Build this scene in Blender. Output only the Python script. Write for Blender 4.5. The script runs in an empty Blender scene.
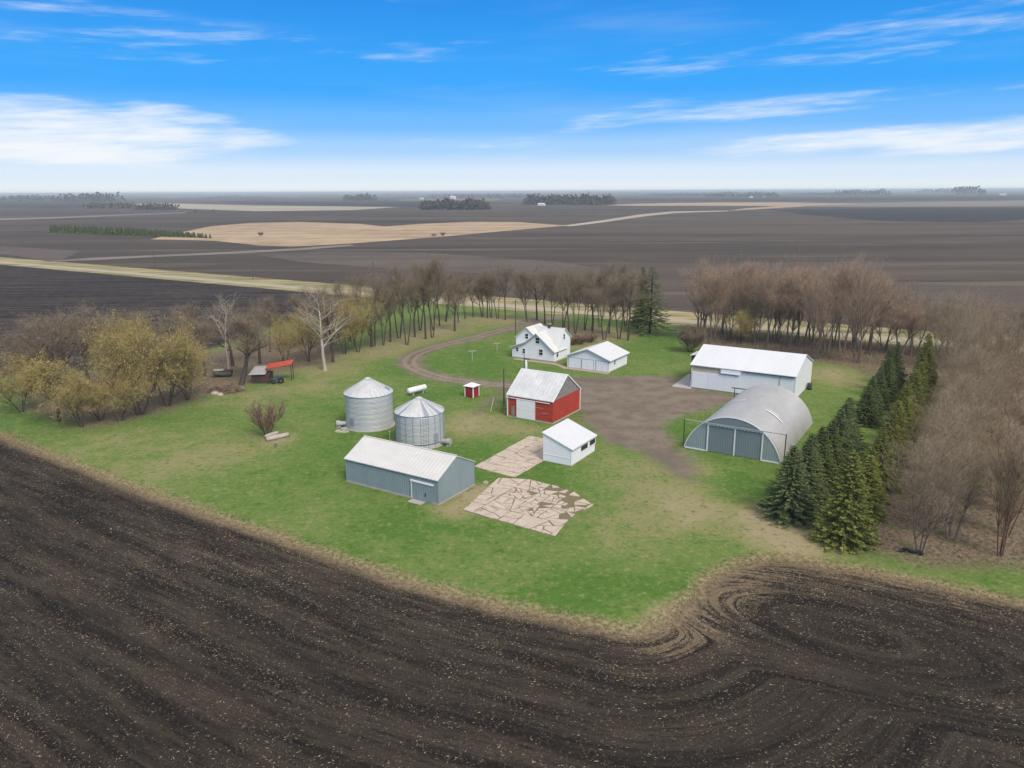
import bpy, math, random
import numpy as np
from mathutils import Vector

random.seed(7)
RNG = np.random.default_rng(11)
S = bpy.context.scene
COL = S.collection
R = math.radians

# ------------------------------------------------------------------ survey
# The farmstead was measured from the photograph: P() turns a picture
# measurement into a ground position in metres (drone 34 m up).
FPX, HCAM = 760.0, 34.0
PITCH, ROLL, YAW = math.atan((384 - 191.3) / FPX), R(-0.27), R(-31.9)
_c, _s = math.cos(PITCH), math.sin(PITCH)
_r0, _u0 = np.array([1.0, 0, 0]), np.array([0, _s, _c])
FWD = np.array([0, _c, -_s])
RGT = math.cos(ROLL) * _r0 + math.sin(ROLL) * _u0
UPV = -math.sin(ROLL) * _r0 + math.cos(ROLL) * _u0
EYE = np.array([0, 0, HCAM])
U = np.array([math.cos(YAW), math.sin(YAW)])      # farm grid: along the fronts
V = np.array([-U[1], U[0]])                       # farm grid: into depth


def ray(x, y):
    return FWD + (x - 512) / FPX * RGT - (y - 384) / FPX * UPV


def P(x, y, z=0.0):
    d = ray(x, y)
    q = EYE + (z - HCAM) / d[2] * d
    return q


def G(x, y):
    q = P(x, y)
    return (q[0], q[1])


def local_hit(org, x, y, axis, val):
    """where the sight line meets a wall plane of a building, in the building's own metres"""
    e = np.array([(EYE[:2] - org) @ U, (EYE[:2] - org) @ V, HCAM])
    d = ray(x, y)
    dl = np.array([d[:2] @ U, d[:2] @ V, d[2]])
    t = (val - e[axis]) / dl[axis]
    return e + t * dl


def px_per_m(g):
    return FPX / ((np.array([g[0], g[1], 0]) - EYE) @ FWD)


def height_at(g, ytop):
    lo, hi = 0.0, 33.0
    for _ in range(40):
        m = (lo + hi) / 2
        d = np.array([g[0], g[1], m]) - EYE
        y = 384 - FPX * (d @ UPV) / (d @ FWD)
        if y > ytop:
            lo = m
        else:
            hi = m
    return lo


# ------------------------------------------------------------------ materials
class NT:
    def __init__(self, name, world=None):
        if world is None:
            self.m = bpy.data.materials.new(name)
            self.m.use_nodes = True
            self.t = self.m.node_tree
        else:
            self.m = world
            world.use_nodes = True
            self.t = world.node_tree
        self.t.nodes.clear()

    def n(self, typ, **kw):
        nd = self.t.nodes.new(typ)
        for k, v in kw.items():
            setattr(nd, k, v)
        return nd

    def link(self, a, b):
        self.t.links.new(a, b)

    def put(self, sock, v):
        if isinstance(v, (int, float)):
            sock.default_value = v
        elif isinstance(v, (tuple, list)):
            if len(v) == 3 and len(sock.default_value) == 4:
                v = (*v, 1)
            sock.default_value = v
        else:
            self.link(v, sock)

    def math(self, op, a, b=0.0, c=None, clamp=False):
        nd = self.n('ShaderNodeMath', operation=op, use_clamp=clamp)
        self.put(nd.inputs[0], a)
        self.put(nd.inputs[1], b)
        if c is not None:
            self.put(nd.inputs[2], c)
        return nd.outputs[0]

    def mix(self, f, a, b, blend='MIX'):
        nd = self.n('ShaderNodeMix', data_type='RGBA', blend_type=blend)
        self.put(nd.inputs[0], f)
        self.put(nd.inputs[6], a)
        self.put(nd.inputs[7], b)
        return nd.outputs[2]

    def ss(self, v, a, b, lo=0.0, hi=1.0):
        nd = self.n('ShaderNodeMapRange', interpolation_type='SMOOTHSTEP')
        self.put(nd.inputs[0], v)
        nd.inputs[1].default_value = a
        nd.inputs[2].default_value = b
        nd.inputs[3].default_value = lo
        nd.inputs[4].default_value = hi
        return nd.outputs[0]

    def noise(self, vec, scale, detail=4, rough=0.55):
        nd = self.n('ShaderNodeTexNoise')
        if vec is not None:
            self.link(vec, nd.inputs['Vector'])
        nd.inputs['Scale'].default_value = scale
        nd.inputs['Detail'].default_value = detail
        nd.inputs['Roughness'].default_value = rough
        return nd.outputs[0]

    def scalevec(self, vec, s, rotz=0.0):
        nd = self.n('ShaderNodeMapping')
        self.link(vec, nd.inputs[0])
        nd.inputs[2].default_value = (0, 0, rotz)
        nd.inputs[3].default_value = s
        return nd.outputs[0]

    def out_surface(self, col, rough=0.9, spec=0.2, metal=0.0, bump=None, bump_d=0.05, bump_s=1.0, alpha=None):
        b = self.n('ShaderNodeBsdfPrincipled')
        self.put(b.inputs['Base Color'], col)
        self.put(b.inputs['Roughness'], rough)
        b.inputs['Specular IOR Level'].default_value = spec
        self.put(b.inputs['Metallic'], metal)
        if bump is not None:
            bn = self.n('ShaderNodeBump')
            bn.inputs['Distance'].default_value = bump_d
            self.put(bn.inputs['Strength'], bump_s)
            self.link(bump, bn.inputs['Height'])
            self.link(bn.outputs[0], b.inputs['Normal'])
        o = self.n('ShaderNodeOutputMaterial')
        self.link(b.outputs[0], o.inputs[0])
        return self.m


def srgb(r, g, b):
    def f(c):
        c /= 255
        return c / 12.92 if c < 0.04045 else ((c + 0.055) / 1.055) ** 2.4
    return (f(r), f(g), f(b))


def plain(name, col, col2=None, scale=1.5, rough=0.85, spec=0.2, metal=0.0, corr=None, stretch=(1, 1, 1), amt=0.5, bump_d=0.02):
    """weathered surface: two tones by noise, optional corrugation (axis, period) or board lines"""
    t = NT(name)
    tc = t.n('ShaderNodeTexCoord').outputs['Object']
    col2 = col2 or tuple(c * 0.75 for c in col)
    v = t.scalevec(tc, stretch)
    n1 = t.noise(v, scale, 5, 0.6)
    n2 = t.noise(v, scale * 7, 3, 0.6)
    f = t.ss(t.math('ADD', t.math('MULTIPLY', n1, 0.7), t.math('MULTIPLY', n2, 0.3)), 0.5 - amt * 0.5, 0.5 + amt * 0.5)
    c = t.mix(f, col2, col)
    bump = t.math('MULTIPLY', n2, 0.15)
    if corr:
        ax, per = corr
        w = t.n('ShaderNodeTexWave', wave_type='BANDS', bands_direction=ax)
        t.link(tc, w.inputs[0])
        w.inputs['Scale'].default_value = 0.314 / per
        bump = t.math('ADD', bump, w.outputs[1])
    return t.out_surface(c, rough, spec, metal, bump, bump_d)


def foliage_mat(name, cols, scale=0.8, rough=0.9, per_obj=0.35):
    t = NT(name)
    tc = t.n('ShaderNodeTexCoord').outputs['Object']
    rnd = t.n('ShaderNodeObjectInfo').outputs['Random']
    geo = t.n('ShaderNodeNewGeometry').outputs['Random Per Island']
    n1 = t.noise(tc, scale, 3)
    f = t.math('ADD', t.math('MULTIPLY', t.ss(n1, 0.3, 0.7), 0.6), t.math('MULTIPLY', geo, 0.4))
    c = t.mix(f, cols[0], cols[1])
    if len(cols) > 2:
        c = t.mix(t.math('MULTIPLY', rnd, per_obj), c, cols[2])
    return t.out_surface(c, rough, 0.1)


M = {}


def materials():
    M['white_paint'] = plain('white_paint', (0.82, 0.82, 0.81), (0.74, 0.75, 0.745), 0.8, 0.6, corr=('Z', 0.16), amt=0.6, bump_d=0.012)
    M['white_steel'] = plain('white_steel', (0.79, 0.81, 0.82), (0.72, 0.75, 0.77), 0.6, 0.5, spec=0.3, corr=('X', 0.3), stretch=(1, 1, 0.25), amt=0.6)
    M['white_trim'] = plain('white_trim', (0.80, 0.80, 0.79), (0.68, 0.68, 0.66), 1.2, 0.6)
    M['white_roof'] = plain('white_roof', (0.66, 0.665, 0.67), (0.585, 0.59, 0.60), 0.4, 0.55, corr=('X', 0.4), stretch=(1, 0.3, 0.3), amt=0.7)
    M['white_shingle'] = plain('white_shingle', (0.62, 0.625, 0.63), (0.54, 0.545, 0.55), 0.7, 0.75, amt=0.7)
    M['house_roof'] = plain('house_roof', (0.64, 0.64, 0.62), (0.53, 0.52, 0.49), 0.5, 0.75, stretch=(1, 1, 0.4), amt=0.6)
    M['barn_roof'] = plain('barn_roof', (0.66, 0.66, 0.65), (0.44, 0.45, 0.45), 0.55, 0.5, spec=0.3, corr=('X', 0.6), stretch=(1, 0.6, 0.6), amt=0.5)
    M['shed_roof'] = plain('shed_roof', (0.62, 0.60, 0.57), (0.52, 0.50, 0.475), 0.9, 0.5, spec=0.3, corr=('X', 0.5), stretch=(0.5, 1, 1), amt=0.6)
    M['blue_grey_steel'] = plain('blue_grey_steel', (0.255, 0.315, 0.32), (0.20, 0.25, 0.26), 0.5, 0.5, spec=0.3, corr=('X', 0.35), stretch=(1, 1, 0.3), amt=0.6)
    M['blue_grey_steel_end'] = plain('blue_grey_steel_end', (0.255, 0.315, 0.32), (0.20, 0.25, 0.26), 0.5, 0.5, spec=0.3, corr=('Y', 0.35), stretch=(1, 1, 0.3), amt=0.6)
    M['green_grey_steel'] = plain('green_grey_steel', (0.265, 0.325, 0.315), (0.21, 0.26, 0.252), 0.6, 0.5, corr=('X', 0.3), stretch=(1, 1, 0.2), amt=0.6)
    M['door_grey'] = plain('door_grey', (0.185, 0.228, 0.236), (0.15, 0.19, 0.197), 0.6, 0.6, corr=('X', 0.3), stretch=(1, 1, 0.2))
    M['red_boards'] = plain('red_boards', (0.46, 0.062, 0.036), (0.33, 0.045, 0.03), 0.9, 0.8, corr=('Z', 0.2), stretch=(0.6, 0.6, 4), amt=0.35)
    M['red_paint'] = plain('red_paint', (0.33, 0.025, 0.03), (0.25, 0.02, 0.022), 1.0, 0.7)
    M['grey_shingle'] = plain('grey_shingle', (0.30, 0.28, 0.25), (0.16, 0.15, 0.14), 1.6, 0.9, stretch=(1, 1, 2.5), amt=0.4)
    M['galvanised'] = plain('galvanised', (0.50, 0.51, 0.505), (0.42, 0.43, 0.43), 0.7, 0.45, spec=0.4, metal=0.15, corr=('Z', 0.2), stretch=(1, 1, 0.5), amt=0.5)
    M['bin_roof'] = plain('bin_roof', (0.60, 0.60, 0.59), (0.44, 0.45, 0.455), 0.8, 0.45, spec=0.4, metal=0.15, amt=0.4)
    M['bin_roof_dark'] = plain('bin_roof_dark', (0.28, 0.31, 0.35), (0.22, 0.24, 0.28), 0.8, 0.5, spec=0.4)
    M['arch_steel'] = plain('arch_steel', (0.43, 0.425, 0.41), (0.33, 0.33, 0.32), 0.45, 0.45, spec=0.4, metal=0.2, stretch=(1, 0.35, 1), amt=0.5)
    M['skylight'] = plain('skylight', (0.72, 0.73, 0.74), (0.62, 0.63, 0.64), 1, 0.4)
    M['concrete'] = plain('concrete', (0.40, 0.33, 0.27), (0.30, 0.24, 0.19), 0.9, 0.9, amt=0.7)
    M['concrete_pale'] = plain('concrete_pale', (0.42, 0.39, 0.38), (0.34, 0.31, 0.30), 0.7, 0.9, amt=0.7)
    M['foundation'] = plain('foundation', (0.44, 0.40, 0.34), (0.33, 0.30, 0.26), 1.2, 0.9)
    M['tan_panel'] = plain('tan_panel', (0.52, 0.47, 0.33), (0.43, 0.39, 0.27), 0.6, 0.8)
    M['dark_wood'] = plain('dark_wood', (0.07, 0.055, 0.045), (0.045, 0.035, 0.03), 2, 0.95)
    M['pole_wood'] = plain('pole_wood', (0.13, 0.105, 0.085), (0.085, 0.07, 0.06), 2, 0.95, stretch=(3, 3, 0.4))
    M['dark_metal'] = plain('dark_metal', (0.06, 0.065, 0.07), (0.04, 0.045, 0.05), 1, 0.6)
    M['black_plastic'] = plain('black_plastic', (0.02, 0.021, 0.024), (0.012, 0.013, 0.015), 2, 0.6)
    M['old_red_brown'] = plain('old_red_brown', (0.11, 0.055, 0.045), (0.07, 0.045, 0.04), 1.5, 0.95)
    M['red_metal'] = plain('red_metal', (0.50, 0.08, 0.045), (0.40, 0.06, 0.04), 0.8, 0.7, corr=('X', 0.3))
    M['grey_tin'] = plain('grey_tin', (0.42, 0.42, 0.42), (0.28, 0.27, 0.26), 1.1, 0.6)
    M['teal_paint'] = plain('teal_paint', (0.05, 0.13, 0.15), (0.04, 0.08, 0.09), 1.5, 0.6)
    M['brick'] = plain('brick', (0.13, 0.06, 0.05), (0.09, 0.05, 0.045), 3, 0.9)
    M['log'] = plain('log', (0.50, 0.44, 0.38), (0.34, 0.28, 0.23), 2.5, 0.9)
    M['rusty'] = plain('rusty', (0.16, 0.10, 0.075), (0.10, 0.065, 0.05), 1.5, 0.9)
    t = NT('glass_dark')
    n = t.noise(t.n('ShaderNodeTexCoord').outputs['Object'], 2.0, 2)
    M['glass'] = t.out_surface(t.mix(n, (0.012, 0.014, 0.018), (0.035, 0.038, 0.045)), 0.12, 0.5)
    M['bark_dark'] = plain('bark_dark', (0.105, 0.08, 0.063), (0.06, 0.047, 0.04), 1.5, 0.95, stretch=(3, 3, 0.5))
    M['bark_grey'] = plain('bark_grey', (0.21, 0.165, 0.13), (0.12, 0.095, 0.08), 1.5, 0.95, stretch=(3, 3, 0.5))
    M['bark_white'] = plain('bark_white', (0.52, 0.46, 0.38), (0.30, 0.25, 0.20), 1.2, 0.95, stretch=(3, 3, 0.5))
    M['bark_red'] = plain('bark_red', (0.15, 0.075, 0.055), (0.10, 0.05, 0.04), 1.5, 0.95)
    M['twig_grey'] = foliage_mat('twig_grey', [(0.23, 0.18, 0.115), (0.45, 0.355, 0.225), (0.37, 0.285, 0.18)])
    M['twig_purple'] = foliage_mat('twig_purple', [(0.155, 0.12, 0.082), (0.31, 0.245, 0.165), (0.26, 0.205, 0.14)])
    M['twig_orange'] = foliage_mat('twig_orange', [(0.27, 0.185, 0.125), (0.50, 0.36, 0.25), (0.38, 0.28, 0.20)])
    M['twig_gold'] = foliage_mat('twig_gold', [(0.23, 0.165, 0.07), (0.46, 0.34, 0.15), (0.34, 0.27, 0.12)])
    M['bud_olive'] = foliage_mat('bud_olive', [(0.27, 0.225, 0.075), (0.54, 0.46, 0.165), (0.42, 0.38, 0.13)], 0.5, per_obj=0.6)
    M['spruce_dark'] = foliage_mat('spruce_dark', [(0.042, 0.066, 0.024), (0.195, 0.235, 0.080), (0.17, 0.215, 0.10)], 1.2, per_obj=0.5)
    M['spruce_gold'] = foliage_mat('spruce_gold', [(0.060, 0.078, 0.020), (0.29, 0.305, 0.078), (0.32, 0.34, 0.085)], 1.2, per_obj=0.5)
    M['far_wood'] = foliage_mat('far_wood', [(0.05, 0.042, 0.036), (0.10, 0.08, 0.065)], 0.05)
    M['brush'] = foliage_mat('brush', [(0.18, 0.13, 0.09), (0.34, 0.26, 0.18)], 0.7)
    M['straw'] = foliage_mat('straw', [(0.12, 0.09, 0.058), (0.46, 0.37, 0.245)], 0.5)
    M['dry_grass'] = foliage_mat('dry_grass', [(0.17, 0.135, 0.075), (0.30, 0.24, 0.14)], 0.2)
    M['clod'] = foliage_mat('clod', [(0.022, 0.018, 0.016), (0.06, 0.048, 0.04)], 0.5)


# ------------------------------------------------------------------ meshes
class MB:
    """collects pieces of ONE mesh"""

    def __init__(self):
        self.v, self.f, self.mi, self.cut = [], [], [], []

    def add(self, vs, fs, mi=0):
        b = len(self.v)
        self.cut.append((b, len(self.f), len(vs), len(fs)))
        self.v += [tuple(p) for p in vs]
        self.f += [tuple(i + b for i in f) for f in fs]
        self.mi += [mi] * len(fs)
        return self

    def box(self, x0, x1, y0, y1, z0, z1, mi=0):
        vs = [(x, y, z) for z in (z0, z1) for y in (y0, y1) for x in (x0, x1)]
        return self.add(vs, [(0, 2, 3, 1), (4, 5, 7, 6), (0, 1, 5, 4), (1, 3, 7, 5), (3, 2, 6, 7), (2, 0, 4, 6)], mi)

    def extrude(self, poly, axis, a, b, mi=0):
        """poly: 2-D outline; axis 'y' -> (x,z) outline from y=a to b; 'x' -> (y,z); 'z' -> (x,y)"""
        def p3(p, w):
            return {'y': (p[0], w, p[1]), 'x': (w, p[0], p[1]), 'z': (p[0], p[1], w)}[axis]
        n = len(poly)
        vs = [p3(p, a) for p in poly] + [p3(p, b) for p in poly]
        fs = [tuple(range(n))[::-1], tuple(range(n, 2 * n))] + [(i, (i + 1) % n, n + (i + 1) % n, n + i) for i in range(n)]
        return self.add(vs, fs, mi)

    def slab(self, q, th, mi=0):
        """q: four corners of the top; thickness goes down"""
        vs = [tuple(p) for p in q] + [(p[0], p[1], p[2] - th) for p in q]
        return self.add(vs, [(0, 1, 2, 3), (7, 6, 5, 4)] + [(i, 4 + i, 4 + (i + 1) % 4, (i + 1) % 4) for i in range(4)], mi)

    def tube(self, p0, p1, r0, r1=None, n=8, mi=0, cap=True):
        r1 = r0 if r1 is None else r1
        p0, p1 = Vector(p0), Vector(p1)
        d = (p1 - p0).normalized()
        a = d.orthogonal().normalized()
        b = d.cross(a)
        vs = []
        for p, r in ((p0, r0), (p1, r1)):
            for k in range(n):
                t = 2 * math.pi * k / n
                vs.append(p + (a * math.cos(t) + b * math.sin(t)) * r)
        fs = [(k, (k + 1) % n, n + (k + 1) % n, n + k) for k in range(n)]
        if cap:
            fs += [tuple(range(n))[::-1], tuple(range(n, 2 * n))]
        return self.add(vs, fs, mi)

    def lathe(self, prof, n=32, mi=0, cx=0, cy=0):
        vs = []
        for r, z in prof:
            for k in range(n):
                t = 2 * math.pi * k / n
                vs.append((cx + r * math.cos(t), cy + r * math.sin(t), z))
        fs = []
        for j in range(len(prof) - 1):
            for k in range(n):
                fs.append((j * n + k, j * n + (k + 1) % n, (j + 1) * n + (k + 1) % n, (j + 1) * n + k))
        return self.add(vs, fs, mi)

    def mesh(self, name, mats, smooth=False):
        me = bpy.data.meshes.new(name)
        me.from_pydata(self.v, [], self.f)
        for m in (mats if isinstance(mats, (list, tuple)) else [mats]):
            me.materials.append(m)
        if any(self.mi):
            me.polygons.foreach_set('material_index', self.mi)
        if smooth:
            me.polygons.foreach_set('use_smooth', [True] * len(self.f))
        me.update()
        return me

    def build_each(self, name, mats, parent=None):
        """every piece a mesh of its own"""
        for b, f0, nv, nf in self.cut:
            m = MB()
            m.add(self.v[b:b + nv], [tuple(i - b for i in f) for f in self.f[f0:f0 + nf]])
            m.build(name, mats, parent)

    def build(self, name, mats, parent=None, smooth=False):
        return link(name, self.mesh(name, mats, smooth), parent)


def link(name, me, parent=None, loc=None):
    o = bpy.data.objects.new(name, me)
    COL.objects.link(o)
    if parent is not None:
        o.parent = parent
    if loc is not None:
        o.location = loc
    return o


def tag(o, label=None, cat=None, group=None, kind=None):
    if label:
        o['label'] = label
    if cat:
        o['category'] = cat
    if group:
        o['group'] = group
    if kind:
        o['kind'] = kind
    return o


def empty(name, g, label, cat, group=None, rot=0.0, z=0.0):
    o = link(name, None, None, (g[0], g[1], z))
    o.empty_display_size = 0.5
    o.rotation_euler = (0, 0, rot)
    return tag(o, label, cat, group)


def np_mesh(name, verts, quads=None, tris=None, mats=(), mi_q=None, mi_t=None, smooth=False):
    me = bpy.data.meshes.new(name)
    verts = np.asarray(verts, dtype=np.float32)
    nq = 0 if quads is None else len(quads)
    nt = 0 if tris is None else len(tris)
    me.vertices.add(len(verts))
    me.vertices.foreach_set('co', verts.ravel())
    loops = np.concatenate([np.asarray(a, dtype=np.int32).ravel() for a in (quads, tris) if a is not None and len(a)])
    me.loops.add(len(loops))
    me.loops.foreach_set('vertex_index', loops)
    me.polygons.add(nq + nt)
    st = np.concatenate([np.arange(nq) * 4, nq * 4 + np.arange(nt) * 3]).astype(np.int32)
    me.polygons.foreach_set('loop_start', st)
    me.polygons.foreach_set('loop_total', np.concatenate([np.full(nq, 4), np.full(nt, 3)]).astype(np.int32))
    mi = np.concatenate([np.zeros(nq) if mi_q is None else mi_q, np.zeros(nt) if mi_t is None else mi_t]).astype(np.int32)
    for m in mats:
        me.materials.append(m)
    if mi.any():
        me.polygons.foreach_set('material_index', mi)
    if smooth:
        me.polygons.foreach_set('use_smooth', np.ones(nq + nt, dtype=bool))
    me.update(calc_edges=True)
    return me


def unit(a):
    return a / np.maximum(np.linalg.norm(a, axis=-1, keepdims=True), 1e-9)


def prisms(p0, p1, r0, r1, n):
    """tapered n-gon prisms for arrays of segments -> verts, quads"""
    p0, p1 = np.asarray(p0, float), np.asarray(p1, float)
    r0, r1 = np.asarray(r0, float), np.asarray(r1, float)
    d = unit(p1 - p0)
    ref = np.where(np.abs(d[:, 2:3]) > 0.9, np.array([[1.0, 0, 0]]), np.array([[0, 0, 1.0]]))
    a = unit(np.cross(d, ref))
    b = np.cross(d, a)
    ang = np.arange(n) * 2 * np.pi / n
    ring = a[:, None, :] * np.cos(ang)[None, :, None] + b[:, None, :] * np.sin(ang)[None, :, None]
    v = np.concatenate([p0[:, None, :] + ring * r0[:, None, None], p1[:, None, :] + ring * r1[:, None, None]], axis=1)
    m = len(p0)
    k = np.arange(n)
    q = np.stack([k, (k + 1) % n, n + (k + 1) % n, n + k], axis=1)
    q = (q[None] + (np.arange(m) * 2 * n)[:, None, None]).reshape(-1, 4)
    return v.reshape(-1, 3), q


def ribbons(p, d, length, width, rng, bend=0.15):
    """thin tapering three-sided twigs as flat pointed quads (diamond) -> verts, quads"""
    m = len(p)
    d = unit(d)
    side = unit(np.cross(d, rng.normal(size=(m, 3))))
    nrm = np.cross(d, side)
    mid = p + d * (length * 0.45)[:, None] + nrm * (length * bend * rng.normal(size=m))[:, None]
    tip = p + d * length[:, None]
    v = np.stack([p, mid + side * (width / 2)[:, None], tip, mid - side * (width / 2)[:, None]], axis=1).reshape(-1, 3)
    q = np.arange(4 * m).reshape(-1, 4)
    return v, q


# ------------------------------------------------------------------ trees
def skeleton(rng, h, stems, trunk_h, spread, upright, r_base, levels=3, lean=(0, 0), flare=0.25):
    """branch segments (p0, p1, r0, r1) per level"""
    segs = [[] for _ in range(levels + 1)]

    def grow(p, d, length, r, lv):
        n = 5 if lv == 0 else (4 if lv == 1 else 3)
        pts = [p]
        for i in range(n):
            d = unit(d + rng.normal(size=3) * (0.07 + 0.06 * lv) + np.array([0, 0, 0.05 * upright]))
            q = p + d * length / n
            ra, rb = r * (1 - 0.72 * i / n), r * (1 - 0.72 * (i + 1) / n)
            segs[lv].append((p, q, ra, rb))
            p = q
            pts.append(p)
            if lv < levels:
                kids = {0: 2.6, 1: 2.3, 2: 2.0}.get(lv, 2)
                if lv == 0 and i == 0:
                    kids = 0.7
                for _ in range(int(kids + rng.random())):
                    az = rng.random() * 2 * math.pi
                    out = np.array([math.cos(az), math.sin(az), 0.0])
                    ang = (0.55 + 0.5 * rng.random()) * spread
                    nd = unit(d * math.cos(ang) + out * math.sin(ang) + np.array([0, 0, 0.18 * upright]))
                    f = {0: 0.55, 1: 0.55, 2: 0.55}.get(lv, 0.5) * (0.7 + 0.6 * rng.random())
                    f *= (1.15 - 0.5 * i / n)
                    grow(q - d * length / n * rng.random() * 0.5, nd, length * f, rb * 0.62, lv + 1)

    for s in range(stems):
        az = 2 * math.pi * (s + rng.random() * 0.6) / stems
        off = np.array([math.cos(az), math.sin(az), 0.0])
        lean_v = np.array([lean[0], lean[1], 0])
        tilt = (flare * (0.6 + 0.8 * rng.random()) if stems > 1 else 0.04)
        d = unit(np.array([0, 0, 1.0]) + off * tilt + lean_v)
        p = off * (0.25 if stems > 1 else 0.0) + np.array([0, 0, -0.15])
        hs = h * (0.8 + 0.25 * rng.random()) if stems > 1 else h
        if trunk_h > 0:
            q = p + d * trunk_h * (0.85 + 0.3 * rng.random())
            segs[0].append((p, p + (q - p) * 0.12, r_base * 1.5, r_base * 1.08))
            segs[0].append((p + (q - p) * 0.12, q, r_base * 1.08, r_base * 0.85))
            grow(q, d, (hs - trunk_h) * 0.80, r_base * 0.85, 0)
        else:
            grow(p, d, hs * 0.82, r_base, 0)
    return segs


def tree_meshes(seed, h, stems=1, trunk_h=2.5, spread=0.8, upright=1.0, r_base=0.22, twigs=7, twig_len=1.0, twig_w=0.028,
                bark='bark_dark', twig='twig_grey', buds=0, bud='bud_olive', bud_size=0.16, droop=0.0, lean=(0, 0), levels=3, bare_limbs=False, flare=0.25):
    rng = np.random.default_rng(seed)
    segs = skeleton(rng, h, stems, trunk_h, spread, upright, r_base, levels, lean, flare)
    # trunk and limbs
    vs, qs, off = [], [], 0
    for lv in range(0, 3):
        if lv >= len(segs) or not segs[lv]:
            continue
        a = segs[lv]
        v, q = prisms([s[0] for s in a], [s[1] for s in a], [max(s[2], 0.014) for s in a], [max(s[3], 0.010) for s in a], 6 if lv == 0 else 4 if lv == 1 else 3)
        vs.append(v)
        qs.append(q + off)
        off += len(v)
    trunk = np_mesh('trunk', np.concatenate(vs), np.concatenate(qs), None, [M[bark]], smooth=True)
    if bare_limbs:
        return trunk, None
    # twigs
    vs, qs, mi, off = [], [], [], 0
    src = []
    for lv in range(1, len(segs)):
        src += segs[lv]
    p0 = np.array([s[0] for s in src])
    p1 = np.array([s[1] for s in src])
    rr = np.array([s[2] for s in src])
    fine = segs[-1]
    v, q = prisms([s[0] for s in fine], [s[1] for s in fine], [min(max(s[2], 0.004), 0.009) for s in fine], [0.003] * len(fine), 3)
    vs.append(v)
    qs.append(q)
    mi.append(np.zeros(len(q)))
    off += len(v)
    wgt = np.clip(0.12 / (rr + 0.02), 0.3, 2.0)
    idx = rng.choice(len(src), size=int(len(src) * twigs), p=wgt / wgt.sum())
    t = rng.random(len(idx))[:, None]
    pp = p0[idx] * (1 - t) + p1[idx] * t
    dd = unit(p1[idx] - p0[idx]) * 0.9 + rng.normal(size=(len(idx), 3)) * 0.55 + np.array([0, 0, 0.28 * upright - droop])
    ln = twig_len * (0.4 + 0.9 * rng.random(len(idx)))
    v, q = ribbons(pp, dd, ln, twig_w * (0.6 + 0.7 * rng.random(len(idx))), rng)
    vs.append(v)
    qs.append(q + off)
    mi.append(np.zeros(len(q)))
    off += len(v)
    # twiglets from the twigs
    k2 = rng.integers(0, len(idx), size=int(len(idx) * 1.3))
    t2 = 0.3 + 0.7 * rng.random(len(k2))
    pp2 = pp[k2] + unit(dd[k2]) * (ln[k2] * t2)[:, None]
    dd2 = unit(dd[k2]) + rng.normal(size=(len(k2), 3)) * 0.6 + np.array([0, 0, 0.1 - 0.8 * droop])
    ln2 = twig_len * 0.5 * (0.5 + 0.8 * rng.random(len(k2)))
    v, q = ribbons(pp2, dd2, ln2, twig_w * 0.6 * (0.6 + 0.7 * rng.random(len(k2))), rng)
    vs.append(v)
    qs.append(q + off)
    mi.append(np.zeros(len(q)))
    off += len(v)
    if buds:
        k3 = rng.integers(0, len(k2), size=buds)
        t3 = rng.random(buds)
        pb = pp2[k3] + unit(dd2[k3]) * (ln2[k3] * t3)[:, None] + rng.normal(size=(buds, 3)) * 0.08
        db = rng.normal(size=(buds, 3)) + np.array([0, 0, -0.5 * droop])
        v, q = ribbons(pb, db, bud_size * (0.6 + 0.8 * rng.random(buds)), bud_size * 0.5 * (0.6 + 0.8 * rng.random(buds)), rng)
        vs.append(v)
        qs.append(q + off)
        mi.append(np.ones(len(q)))
        off += len(v)
    crown = np_mesh('crown', np.concatenate(vs), np.concatenate(qs), None, [M[twig], M[bud]], mi_q=np.concatenate(mi))
    return trunk, crown


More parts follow.
